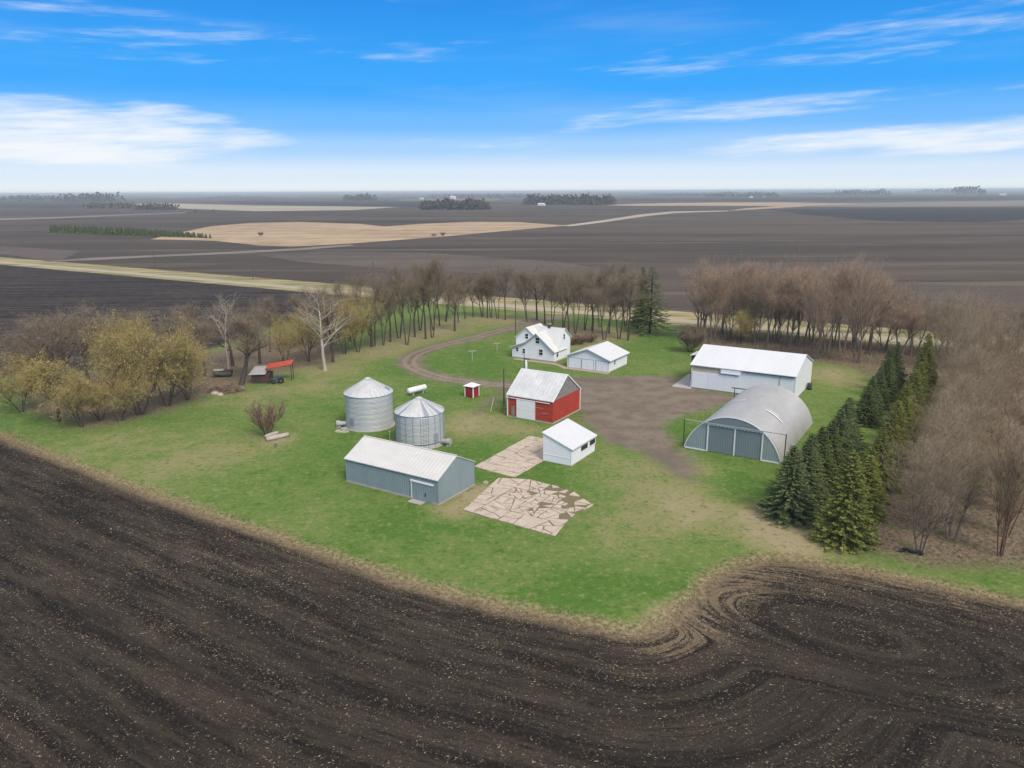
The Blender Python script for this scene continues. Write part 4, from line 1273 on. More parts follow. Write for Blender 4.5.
def house():
    g = np.array(G(554.2, 362.5))
    o = empty('farmhouse', g, 'white farmhouse with several gables and a brick chimney', 'house', rot=YAW)
    f = 1.4
    D = 7.0
    w = MB()
    w.extrude([(-10.1, 0.25), (0, 0.25), (0, 2.30), (-4.2, 5.66), (-6.75, 3.62), (-10.1, 2.35)], 'y', 0, f)
    w.box(-10.0, -4.8, f + 0.002, D, 0.25, 4.30)
    w.extrude([(f + 0.002, 0.25), (D, 0.25), (D, 4.30), (4.2, 6.38), (f + 0.002, 2.25)], 'x', -4.798, -0.002)
    w.extrude([(3.0, 4.303), (D - 0.01, 4.303), (4.2, 6.38)], 'x', -7.4, -4.80)
    w.extrude([(-10.0, 4.301), (-4.8, 4.301), (-7.4, 6.40)], 'y', f + 0.004, D - 0.004)
    w.build('wall', M['white_paint'], o)
    MB().box(-10.15, 0.05, -0.05, D + 0.05, -0.1, 0.25).build('foundation', M['foundation'], o)
    r = MB()
    oh = 0.28
    # front gable: right slope, left slope, lean-to
    s = (5.66 - 2.30) / 4.2
    r.slab([(-4.2, -0.35, 5.74), (oh, -0.35, 2.38 - s * oh), (oh, 5.3, 2.38 - s * oh), (-4.2, 5.3, 5.74)], 0.13)
    r.slab([(-6.75, -0.35, 3.70), (-4.2, -0.35, 5.74), (-4.2, 4.0, 5.74), (-6.75, 4.0, 3.70)], 0.13)
    r.slab([(-10.45, -0.35, 2.30), (-6.75, -0.35, 3.70), (-6.75, 1.38, 3.70), (-10.45, 1.38, 2.30)], 0.13)
    # cross ridge with the gable facing right
    s = (6.40 - 4.30) / 2.8
    r.slab([(-4.9, f - 0.05, 2.30), (0.28, f - 0.05, 2.30), (0.28, 4.2, 6.48), (-7.4, 4.2, 6.48)], 0.10)
    r.slab([(-7.4, 4.2, 6.48), (0.28, 4.2, 6.48), (0.28, D + 0.25, 4.38 - s * 0.25), (-7.4, D + 0.25, 4.38 - s * 0.25)], 0.13)
    # gable facing front at the left
    s = (6.40 - 4.30) / 2.6
    r.slab([(-7.4, f - 0.28, 6.485), (-4.8 + 0.25, f - 0.28, 4.385 - s * 0.25), (-4.8 + 0.25, D + 0.28, 4.385 - s * 0.25), (-7.4, D + 0.28, 6.485)], 0.13)
    r.slab([(-10.0 - 0.25, f - 0.28, 4.385 - s * 0.25), (-7.4, f - 0.28, 6.485), (-7.4, D + 0.28, 6.485), (-10.25, D + 0.28, 4.385 - s * 0.25)], 0.13)
    ro = r.build('roof', M['house_roof'], o)
    ch = MB().box(-3.75, -3.20, 3.95, 4.5, 5.9, 7.0)
    ch = ch.build('chimney', M['brick'], ro)
    MB().box(-3.81, -3.14, 3.89, 4.56, 7.0, 7.09).build('chimney_cap', M['concrete_pale'], ch)
    fa = MB()
    for a, b in (((-4.2, 5.60), (0.28, 2.02)), ((-6.75, 3.56), (-4.2, 5.60)), ((-10.45, 2.16), (-6.75, 3.56))):
        fa.slab([(a[0], -0.39, a[1] + 0.02), (b[0], -0.39, b[1] + 0.02), (b[0], -0.352, b[1] + 0.02), (a[0], -0.352, a[1] + 0.02)], 0.17)
    fa.build_each('fascia', M['grey_tin'], o)
    for x, y, ww, hh in ((517.3, 349.3, 0.62, 0.75), (523.9, 351.0, 0.62, 0.95), (540.9, 352.3, 0.85, 1.15), (537.5, 340.6, 0.85, 1.15)):
        a, z = at_px(g, x, y, 'y', 0)
        window(o, 'y', 0, a, z, ww, hh, -1)
    a, z = at_px(g, 526.7, 336.2, 'y', f)
    window(o, 'y', f + 0.002, a, z, 0.75, 1.0, -1)
    a, z = at_px(g, 563.0, 336.6, 'x', 0)
    window(o, 'x', 0, max(a, 4.15), z - 0.05, 0.7, 1.0, 1)
    a, z = at_px(g, 557.3, 354.3, 'x', 0)
    window(o, 'x', 0, a, 1.55, 0.8, 1.2, 1)


def pole_shed():
    a = np.array(G(690.6, 387.3))
    L, D, E, Rr = 17.7, 13.3, 4.25, 6.6
    g = a + U * L
    o = empty('pole_shed', g, 'large white pole shed with bright white roof behind the arched shed', 'shed', rot=YAW)
    MB().box(-L, 0, 0, D, 0.15, E).build('wall', M['white_steel'], o)
    gb = MB()
    for x in (-0.13, -L + 0.01):
        gb.extrude([(0.0, E + 0.003), (D, E + 0.003), (D / 2, Rr)], 'x', x, x + 0.12)
    gb.build_each('gable', M['white_steel'], o)
    roof_x(MB(), -L, 0, 0, D, E, Rr, 0.35, 0.2, 0.12, 0.10).build('roof', M['white_roof'], o)
    MB().box(-L - 0.05, 0.05, -0.06, D + 0.06, -0.1, 0.15).build('foundation', M['concrete_pale'], o)
    tr = MB().box(-0.10, 0.04, -0.035, 0.1, 0.15, E).box(-L - 0.04, -L + 0.12, -0.035, 0.1, 0.15, E).box(-0.1, 0.04, D - 0.1, D + 0.03, 0.15, E)
    tr.build_each('corner_trim', M['white_trim'], o)
    x1 = at_px(a, 721, 371, 'y', 0)[0] - L
    x2 = at_px(a, 741, 373, 'y', 0)[0] - L
    MB().box(-L + 0.15, x1, -0.05, -0.005, 3.05, 4.08).build('header_panel', M['tan_panel'], o)
    MB().box(x1 + 0.05, x2, -0.30, -0.02, 3.45, 4.02).box(x1 + 0.05, x2, -0.42, -0.302, 3.30, 3.46).build('track_cover', M['white_steel'], o)
    for k in range(3):
        d0 = -L + 0.2 + k * (x2 + L - 0.3) / 3
        d = MB().box(d0, d0 + (x2 + L - 0.3) / 3 - 0.02, -0.16, -0.055, 0.12, 3.03).build('sliding_door', M['white_steel'], o)
    MB().box(x2 + 0.3, -0.3, -0.30, -0.02, E - 0.30, E - 0.14).build('eave_shadow', M['dark_metal'], o)  # dark strip standing in for the shadow under the roof overhang
    MB().tube((-2.5, -0.08, 0.2), (-2.5, -0.08, E - 0.3), 0.045, n=6).build('downpipe', M['grey_tin'], o)
    # lean-to on the far end wall
    q0 = local_hit(g, 690.2, 354.8, 0, -L - 2.0)
    y0, z0 = q0[1], q0[2]
    MB().box(-L - 1.8, -L - 0.01, y0 + 0.2, y0 + 3.6, 0.0, z0 - 0.12).build('lean_to', M['dark_wood'], o)
    MB().slab([(-L - 2.0, y0, z0), (-L + 0.0, y0, z0 + 0.35), (-L + 0.0, y0 + 3.8, z0 + 0.35), (-L - 2.0, y0 + 3.8, z0)], 0.14).build('lean_to_roof', M['white_roof'], o)
    # apron at the left end
    q = [P(672, 386), P(690.8, 388.5), P(690.6, 387.5), P(693, 371.5)]
    pts = [P(671.8, 386.4), P(690.9, 389.0), P(700.0, 374.0), P(688.5, 374.2)]
    ap = MB().add([(p[0], p[1], 0.03) for p in pts] + [(p[0], p[1], -0.1) for p in pts], [(0, 1, 2, 3)] + [(i, 4 + i, 4 + (i + 1) % 4, (i + 1) % 4) for i in range(4)]).build('concrete_apron', M['concrete_pale'])
    tag(ap, kind='structure')
    b = empty('oil_drum', G(809.2, 389.3), 'dark drum standing at the rear right corner of the white pole shed', 'drum')
    m = MB().lathe([(0.0, 0.0), (0.42, 0.0), (0.42, 0.3), (0.45, 0.32), (0.42, 0.34), (0.42, 0.75), (0.45, 0.77), (0.42, 0.79), (0.42, 1.1), (0.38, 1.12), (0.0, 1.1)], 16)
    m.build('barrel', M['dark_metal'], b, True)
    MB().tube((0.15, 0, 1.1), (0.15, 0, 1.35), 0.05, n=6).build('spout', M['rusty'], b)


def quonset():
    A, N = np.array(G(685.3, 446.5)), np.array(G(779.7, 464.1))
    W = 12.7
    g = (A + N) / 2
    o = empty('arched_shed', g, 'arched grey corrugated steel shed with green-grey end doors', 'shed', rot=YAW)
    H, Lg = 5.1, 20.3
    hw = W / 2
    Rc = (hw * hw + H * H) / (2 * H)
    zc = H - Rc
    th0 = math.asin(hw / Rc) if zc <= 0 else math.pi - math.asin(hw / Rc)
    na, nl = 40, 216

    def arc(t, r):
        return (r * math.sin(t), zc + r * math.cos(t))
    m = MB()
    vs, fs = [], []
    for j in range(nl + 1):
        y = Lg * j / nl
        rr = Rc + (0.06 if (j // 3) % 2 == 0 else 0.0)
        for i in range(na + 1):
            x, z = arc(-th0 + 2 * th0 * i / na, rr + 0.03)
            vs.append((x, y, max(z, 0.0)))
    for j in range(nl):
        for i in range(na):
            k = j * (na + 1) + i
            fs.append((k, k + 1, k + na + 2, k + na + 1))
    m.add(vs, fs)
    m.build('shell', M['arch_steel'], o, False)
    rim = MB()
    for i in range(na):
        a0, a1 = -th0 + 2 * th0 * i / na, -th0 + 2 * th0 * (i + 1) / na
        p = [arc(a0, Rc - 0.01), arc(a1, Rc - 0.01), arc(a1, Rc + 0.10), arc(a0, Rc + 0.10)]
        rim.extrude([(x, z) for x, z in p], 'y', -0.16, 0.0)
    rim.build('rim', M['skylight'], o)

    def endwall(y0, y1, x0, x1, z0=0.0, name='end_wall', mat='green_grey_steel'):
        mb = MB()
        n = 14
        top = []
        for i in range(n + 1):
            x = x0 + (x1 - x0) * i / n
            zz = zc + math.sqrt(max((Rc - 0.03) ** 2 - x * x, 0.0))
            top.append((x, max(zz, z0 + 0.01)))
        mb.extrude([(x0, z0)] + top + [(x1, z0)], 'y', y0, y1)
        return mb.build(name, M[mat], o)
    xl, xr = at_px(g, 707.2, 450, 'y', 0)[0], at_px(g, 761.4, 459, 'y', 0)[0]
    xm = at_px(g, 733.9, 455, 'y', 0)[0]
    zt = 3.85
    endwall(-0.10, -0.02, -hw + 0.05, xl - 0.02)
    endwall(-0.10, -0.02, xr + 0.02, hw - 0.05)
    endwall(-0.10, -0.02, xl - 0.02, xr + 0.02, zt, 'transom', 'door_grey')
    endwall(Lg - 0.1, Lg - 0.02, -hw + 0.05, hw - 0.05)
    for a, b in ((xl + 0.03, xm - 0.06), (xm + 0.06, xr - 0.03)):
        MB().box(a, b, -0.16, -0.08, 0.06, zt - 0.01).build('sliding_door', M['door_grey'], o)
    for x in (xl, xm, xr):
        MB().box(x - 0.085, x + 0.085, -0.24, -0.165, 0.05, zt + 0.05).build('door_post', M['skylight'], o)
    MB().box(-hw + 0.1, xl, -0.2, -0.10, 0.0, 0.14).box(xr, hw - 0.1, -0.2, -0.10, 0.0, 0.14).build_each('sill', M['skylight'], o)
    # scalloped weather strip under the track
    sc = MB()
    n = 14
    for i in range(n):
        x0 = xl + (xr - xl) * i / n
        x1 = xl + (xr - xl) * (i + 1) / n
        xc, r = (x0 + x1) / 2, (x1 - x0) / 2
        pts = [(x0, zt + 0.18)] + [(xc - r * math.cos(t * math.pi / 8), zt + 0.04 - 0.16 * math.sin(t * math.pi / 8)) for t in range(9)] + [(x1, zt + 0.18)]
        sc.extrude(pts, 'y', -0.30, -0.27)
    sc.build('valance', M['skylight'], o)
    MB().box(-hw - 0.1, xr + 2.95, -0.45, -0.36, zt + 0.16, zt + 0.26).build('door_track', M['grey_tin'], o)
    for x in (-hw - 0.05, xr + 2.9):
        MB().tube((x, -0.4, 0), (x, -0.4, zt + 0.28), 0.075, n=8).build('track_post', M['dark_metal'], o)
    pw = np.array(G(733.8, 402.5))
    pl, ph = ((pw - g) @ U, (pw - g) @ V), height_at(pw, 387.5)
    MB().tube((pl[0], pl[1], 0), (pl[0], pl[1], ph), 0.08, n=8).build('track_post', M['dark_metal'], o)
    MB().box(pl[0] - 0.5, pl[0] + 4.2, pl[1] - 0.05, pl[1] + 0.05, ph - 0.16, ph - 0.02).build('door_track', M['dark_metal'], o)
    for y0, wd, t0, t1 in ((7.2, 0.30, 0.36, 0.78), (7.9, 0.16, 0.42, 0.66), (9.5, 0.30, -0.42, -0.16)):
        sk = MB()
        for k in range(8):
            ta, tb = t0 + (t1 - t0) * k / 8, t0 + (t1 - t0) * (k + 1) / 8
            q = [(*arc(ta, Rc + 0.125), y0), (*arc(tb, Rc + 0.125), y0), (*arc(tb, Rc + 0.125), y0 + wd), (*arc(ta, Rc + 0.125), y0 + wd)]
            sk.slab([(x, y, z) for x, z, y in q], 0.03)
        sk.build('skylight_panel', M['skylight'], o)


def grain_bin(c, Rr, E, Pk, label, ribs, door_az, mat='galvanised'):
    o = empty('grain_bin', c, label, 'grain bin', 'grain bins between the grey shed and the drive')
    w = MB()
    prof = [(Rr, 0.0)]
    z = 0.0
    while z < E - 0.01:
        prof += [(Rr + 0.003, z + 0.03), (Rr + 0.003, min(z + 0.78, E)), (Rr - 0.003, min(z + 0.81, E))]
        z += 0.82
    w.lathe([(r, min(zz, E)) for r, zz in prof], 64)
    w.build('wall', M[mat], o, True)
    MB().lathe([(Rr + 0.25, -0.1), (Rr + 0.25, 0.06), (0.0, 0.06)], 48).build('foundation', M['foundation'], o)
    # roof of folded sheets with raised seams
    n = 30
    r = MB()
    ov = Rr + 0.14
    top = 0.42
    for k in range(n):
        a0, a1 = 2 * math.pi * k / n, 2 * math.pi * (k + 1) / n
        am = (a0 + a1) / 2
        zt = Pk - 0.20
        z0 = E - 0.02
        q = [(ov * math.cos(a0), ov * math.sin(a0), z0), (ov * math.cos(a1), ov * math.sin(a1), z0), (top * math.cos(a1), top * math.sin(a1), zt), (top * math.cos(a0), top * math.sin(a0), zt)]
        r.slab(q, 0.05, 1 if (ribs and k % 3 == 0 and random.random() < 0.45) or (not ribs and k % 5 == 0 and random.random() < 0.3) else 0)
        for aa in (a0,):
            d = 0.030
            p0 = Vector((ov * math.cos(aa), ov * math.sin(aa), z0 + 0.04))
            p1 = Vector((top * math.cos(aa), top * math.sin(aa), zt + 0.04))
            r.tube(p0, p1, 0.035, 0.025, 5)
    ro = r.build('roof', [M['bin_roof'], M['bin_roof_dark']], o)
    MB().lathe([(0.48, Pk - 0.25), (0.48, Pk - 0.10), (0.50, Pk - 0.08), (0.12, Pk + 0.06), (0.0, Pk + 0.07)], 20).build('cap', M['bin_roof'], ro)
    # roof hatch
    a = door_az + 2.2
    rm = Rr * 0.72
    zh = E + (Pk - E) * (1 - 0.72)
    h = MB()
    ca, sa = math.cos(a), math.sin(a)
    for s in (0,):
        p = [(rm, -0.35), (rm + 0.65, -0.35), (rm + 0.65, 0.35), (rm, 0.35)]
        sl = (Pk - 0.2 - E) / (ov - top)
        h.slab([(x * ca - y * sa, x * sa + y * ca, E - 0.02 + sl * (ov - x) + 0.14) for x, y in p], 0.12)
    h.build('hatch', M['bin_roof_dark'], ro)
    if ribs:
        rb = MB()
        for k in range(20):
            a = 2 * math.pi * (k + 0.5) / 20
            x, y = (Rr + 0.05) * math.cos(a), (Rr + 0.05) * math.sin(a)
            rb.tube((x, y, 0.06), (x, y, E - 0.03), 0.035, n=5)
        rb.build('stiffener', M['bin_roof_dark'], o)
        MB().lathe([(Rr + 0.03, 0.55), (Rr + 0.05, 0.56), (Rr + 0.05, 0.62), (Rr + 0.03, 0.63)], 64).build('floor_band', M['dark_metal'], o)
    MB().lathe([(Rr + 0.02, E - 0.10), (Rr + 0.07, E - 0.09), (Rr + 0.07, E - 0.03), (Rr + 0.02, E - 0.02)], 64).build('eave_band', M['bin_roof_dark'], o)
    # door
    d = MB()
    for k in range(4):
        a0 = door_az - 0.11 + 0.055 * k
        a1 = a0 + 0.055
        q = [((Rr + 0.09) * math.cos(t), (Rr + 0.09) * math.sin(t)) for t in (a0, a1)]
        q2 = [((Rr - 0.02) * math.cos(t), (Rr - 0.02) * math.sin(t)) for t in (a1, a0)]
        d.extrude(q + q2, 'z', 0.85, 1.95)
    d.build('door', M['bin_roof_dark'], o)
    # aeration blower
    ca, sa = math.cos(door_az + 0.35), math.sin(door_az + 0.35)
    if not ribs:
        ca, sa = math.cos(math.pi + 0.25), math.sin(math.pi + 0.25)
    f = MB()
    f.tube(((Rr - 0.05) * ca, (Rr - 0.05) * sa, 0.55), ((Rr + 0.9) * ca, (Rr + 0.9) * sa, 0.55), 0.30, 0.34, 12)
    f.tube(((Rr + 0.9) * ca, (Rr + 0.9) * sa, 0.6), ((Rr + 1.45) * ca, (Rr + 1.45) * sa, 0.6), 0.45, 0.45, 14)
    f.box((Rr + 1.1) * ca - 0.3, (Rr + 1.1) * ca + 0.3, (Rr + 1.1) * sa - 0.3, (Rr + 1.1) * sa + 0.3, 0.0, 0.2)
    f.build('blower', M['grey_tin'], o)
    # ladder
    la = door_az - 0.5
    lm = MB()
    e = np.array([math.cos(la), math.sin(la)])
    tn = np.array([-e[1], e[0]])
    for s in (-0.2, 0.2):
        p = e * (Rr + 0.18) + tn * s
        lm.tube((p[0], p[1], 0.5), (p[0], p[1], E + 0.2), 0.02, n=4)
    for k in range(int(E / 0.35)):
        p, q = e * (Rr + 0.18) - tn * 0.2, e * (Rr + 0.18) + tn * 0.2
        lm.tube((p[0], p[1], 0.7 + 0.33 * k), (q[0], q[1], 0.7 + 0.33 * k), 0.014, n=4)
    if ribs:
        lm.build('ladder', M['grey_tin'], o)
    return o


def small_red_shed():
    g = np.array(G(473.3, 398.2))
    o = empty('pump_house', g, 'tiny red shed with white corners and white roof beside the drive', 'shed', rot=YAW)
    L, D, E = 1.75, 1.75, 1.9
    MB().box(-L, 0, 0, D, 0.05, E).build('wall', M['red_paint'], o)
    t = MB()
    for x, y in ((-L, 0), (0, 0), (0, D), (-L, D)):
        t.box(x - 0.13 if x == 0 else x - 0.035, x + 0.035 if x == 0 else x + 0.13, y - 0.035 if y == 0 else y - 0.13, y + 0.13 if y == 0 else y + 0.035, 0.05, E)
    t.build_each('corner_trim', M['white_trim'], o)
    MB().add([(-L - .2, -.2, E), (.2, -.2, E), (.2, D + .2, E), (-L - .2, D + .2, E), (-L / 2, D / 2, E + .6), (-L - .2, -.2, E + .08), (.2, -.2, E + .08), (.2, D + .2, E + .08), (-L - .2, D + .2, E + .08)],
             [(3, 2, 1, 0), (5, 6, 4), (6, 7, 4), (7, 8, 4), (8, 5, 4), (0, 1, 6, 5), (1, 2, 7, 6), (2, 3, 8, 7), (3, 0, 5, 8)]).build('roof', M['white_trim'], o)
    d = MB().box(-1.2, -0.55, -0.03, 0.0, 0.1, 1.7).build('door', M['red_paint'], o)
    MB().box(-0.66, -0.60, -0.06, -0.031, 0.85, 0.95).build('handle', M['dark_metal'], d)


def propane_tank():
    a, b = P(408.0, 396.6), P(426.2, 392.0)
    g = (a + b) / 2
    ang = math.atan2(b[1] - a[1], b[0] - a[0])
    o = empty('propane_tank', g[:2], 'white horizontal propane tank on legs behind the ribbed grain bin', 'tank', rot=ang)
    L = np.linalg.norm(b - a) * 0.88
    r = 0.50
    m = MB()
    n = 18
    prof = [(-L / 2 - 0.22, 0.0), (-L / 2 - 0.20, 0.16), (-L / 2 - 0.12, 0.38), (-L / 2, r), (L / 2, r), (L / 2 + 0.12, 0.38), (L / 2 + 0.20, 0.16), (L / 2 + 0.22, 0.0)]
    vs, fs = [], []
    for x, rr in prof:
        for k in range(n):
            t = 2 * math.pi * k / n
            vs.append((x, rr * math.cos(t), 0.95 + rr * math.sin(t)))
    for j in range(len(prof) - 1):
        for k in range(n):
            fs.append((j * n + k, j * n + (k + 1) % n, (j + 1) * n + (k + 1) % n, (j + 1) * n + k))
    m.add(vs, fs)
    m.build('vessel', M['white_trim'], o, True)
    MB().tube((0, 0, 1.40), (0, 0, 1.58), 0.16, 0.14, 12).build('valve_dome', M['grey_tin'], o)
    for x in (-L * 0.3, L * 0.3):
        MB().box(x - 0.1, x + 0.1, -0.35, 0.35, 0.0, 0.52).build('leg', M['concrete_pale'], o)


def utility_pole(g, h, label, arm=True, rot=YAW, name='utility_pole'):
    o = empty(name, g, label, 'pole', 'wooden utility poles', rot=rot)
    MB().tube((0, 0, -0.3), (0, 0, h), 0.15, 0.10, 8).build('post', M['pole_wood'], o)
    if arm:
        a = MB().box(-0.06, 0.06, -1.1, 1.1, h - 0.55, h - 0.43).build('crossarm', M['pole_wood'], o)
        for y in (-1.0, 0.0, 1.0):
            MB().tube((0, y, h - 0.43), (0, y, h - 0.27), 0.045, 0.03, 6).build('insulator', M['grey_tin'], a)
    return o


def yard_things():
    g = np.array(G(504, 405))
    utility_pole(g, height_at(g, 369), 'plain dark wooden pole at the left corner of the red barn', arm=False)
    g = np.array(G(515.6, 335))
    utility_pole(g, height_at(g, 300), 'dark wooden pole between the drive and the white house')
    g = np.array(G(701, 319))
    o = utility_pole(g, height_at(g, 284.5), 'wooden pole with pale top by the road behind the white pole shed')
    MB().tube((0, 0, height_at(g, 284.5)), (0, 0, height_at(g, 284.5) + 0.35), 0.13, 0.09, 8).build('pole_cap', M['skylight'], o)
    for (x, y, yt, lb) in ((155.5, 268.5, 250.5, 'leftmost far wooden pole on the yellow road verge'), (253, 279.5, 264, 'far wooden pole on the road verge above the grey bare trees'), (374, 289, 262, 'far wooden pole behind the olive trees at the belt')):
        g = np.array(G(x, y))
        utility_pole(g, height_at(g, yt), lb)
    # yard pole with a meter box behind the barn
    g = np.array(G(524.2, 371))
    o = empty('meter_pole', g, 'short pole with brown crossbar and white case behind the red barn', 'pole', rot=YAW)
    MB().tube((0, 0, 0), (0, 0, 3.3), 0.07, 0.06, 8).build('post', M['pole_wood'], o)
    MB().box(-0.2, 1.2, -0.06, 0.06, 2.35, 2.55).build('crossbar', M['old_red_brown'], o)
    MB().lathe([(0.0, 0.25), (0.20, 0.28), (0.26, 0.5), (0.26, 1.5), (0.18, 2.0), (0.10, 2.2), (0, 2.25)], 12, cx=0.42).build('case', M['white_trim'], o, True)
    # clothes line posts
    for x, y, yt, lb in ((472.3, 360.5, 351, 'pale T-shaped clothesline post nearer the drive bend'), (497, 351, 343.2, 'pale T-shaped clothesline post nearer the white house')):
        g = np.array(G(x, y))
        o = empty('clothesline_post', g, lb, 'clothesline post', 'clothesline posts on the lawn', rot=0.15)
        h = height_at(g, yt)
        MB().tube((0, 0, 0), (0, 0, h), 0.09, 0.085, 8).build('post', M['foundation'], o)
        MB().box(-0.75, 0.75, -0.07, 0.07, h - 0.06, h + 0.08).build('crossbar', M['foundation'], o)
    # leaning yellow guy guard
    a = P(490.2, 413.2)
    o = empty('guy_wire_guard', a[:2], 'thin pale yellow guy wire guard leaning on the lawn before the dark pole', 'stake')
    MB().tube((0, 0, 0), (0.55, 1.3, 2.2), 0.045, n=6).build('guard', M['tan_panel'], o)
    MB().tube((0, 0, -0.1), (0, 0, 0.15), 0.06, n=6).build('anchor', M['dark_metal'], o)
    for x, y, h, lb in ((389.8, 441, 1.35, 'thin pale pipe standing in the grass between the two grain bins'), (673.4, 335.5, 1.5, 'short pale stake on the lawn left of the dark shrub')):
        o = empty('marker_stake', G(x, y), lb, 'stake')
        MB().tube((0, 0, -0.1), (0, 0, h), 0.05, n=6).build('stake_pipe', M['foundation'], o)
        MB().box(-0.07, 0.07, -0.07, 0.07, h, h + 0.06).build('stake_cap', M['white_trim'], o)
    # rubble pad by the left bin
    o = empty('rubble_pad', G(342, 431.5), 'broken concrete pad with scrap beside the left grain bin', 'concrete pad')
    MB().extrude([(-1.0, -0.4), (0.4, -0.8), (1.1, -0.2), (0.6, 0.7), (-0.8, 0.6)], 'z', 0, 0.14).build('slab', M['foundation'], o)
    MB().box(0.1, 0.7, -0.3, 0.3, 0.145, 0.5).build('block', M['concrete_pale'], o)
    MB().tube((-0.2, 0.3, 0.32), (0.5, 0.5, 0.34), 0.17, n=10).build('pipe', M['grey_tin'], o)
    # weathered logs on the lawn
    for (xa, ya, xb, yb, r, lb) in ((265.5, 438.3, 277.6, 434.0, 0.30, 'shorter weathered log lying against the tan shrub'), (266.5, 441.3, 288.5, 436.2, 0.36, 'longer split log lying in front of the tan shrub')):
        a, b = P(xa, ya), P(xb, yb)
        c = (a + b) / 2
        o = empty('weathered_log', c[:2], lb, 'log', 'weathered logs by the shrub', rot=math.atan2(b[1] - a[1], b[0] - a[0]))
        hl = np.linalg.norm(b - a) / 2
        m = MB()
        n = 12
        xs = np.linspace(-hl, hl, 9)
        vs, fs = [], []
        for j, x in enumerate(xs):
            rr = r * (0.72 + 0.28 * math.sin(math.pi * (j + 0.8) / 9.6))
            for k in range(n):
                t = 2 * math.pi * k / n
                vs.append((x, rr * 1.1 * math.cos(t), r * 0.8 + rr * math.sin(t)))
        for j in range(8):
            for k in range(n):
                fs.append((j * n + k, j * n + (k + 1) % n, (j + 1) * n + (k + 1) % n, (j + 1) * n + k))
        fs += [tuple(range(n))[::-1], tuple(range(8 * n, 9 * n))]
        m.add(vs, fs)
        m.build('bark_shell', M['log'], o, True)
        MB().tube((hl * 0.3, 0, r * 1.2), (hl * 0.42, 0.1, r * 2.1), 0.07, 0.05, 6).build('branch_stub', M['rusty'], o)
    o = empty('wooden_stump', G(276, 447), 'small grey stump standing in the grass before the logs', 'stump')
    MB().lathe([(0.26, -0.05), (0.20, 0.08), (0.17, 0.5), (0.16, 0.62), (0.0, 0.60)], 10).build('stump_body', M['bark_grey'], o)
    MB().lathe([(0.15, 0.605), (0.15, 0.63), (0.0, 0.63)], 10).build('stump_top', M['log'], o)
    # black pipe at the foot of the bare tree
    a = np.array(G(911, 553.5))
    o = empty('drain_pipe', a, 'black bent drain pipe lying at the foot of the bare tree', 'pipe')
    m = MB()
    pts = [(-0.8, 0.28, 0.22), (-0.45, 0.1, 0.42), (-0.05, 0.0, 0.26), (0.35, -0.1, 0.22), (0.7, -0.22, 0.30), (0.82, -0.5, 0.12)]
    sp = smooth_line(pts, 4)
    for p, q in zip(sp[:-1], sp[1:]):
        m.tube(p, q, 0.17, n=8)
    m.build('hose', M['black_plastic'], o, True)
    MB().tube((-1.0, 0.4, 0.16), (-0.76, 0.26, 0.22), 0.21, n=10).build('collar', M['dark_metal'], o)
    # paths
    def strip(name, pts, w, z, mat):
        m = MB()
        L = [np.array(G(*q)) for q in pts]
        vs = []
        for i, p in enumerate(L):
            d = unit(L[min(i + 1, len(L) - 1)] - L[max(i - 1, 0)])
            nn = np.array([-d[1], d[0]]) * w / 2
            vs += [(*(p + nn), z), (*(p - nn), z)]
        m.add(vs, [(2 * i, 2 * i + 1, 2 * i + 3, 2 * i + 2) for i in range(len(L) - 1)])
        tag(m.build(name, M[mat]), kind='structure')
    strip('house_path', [(514, 358.6), (530, 360.8), (545, 362.6), (553.5, 363.8), (560, 365.4), (567, 368.6)], 1.3, 0.02, 'concrete')


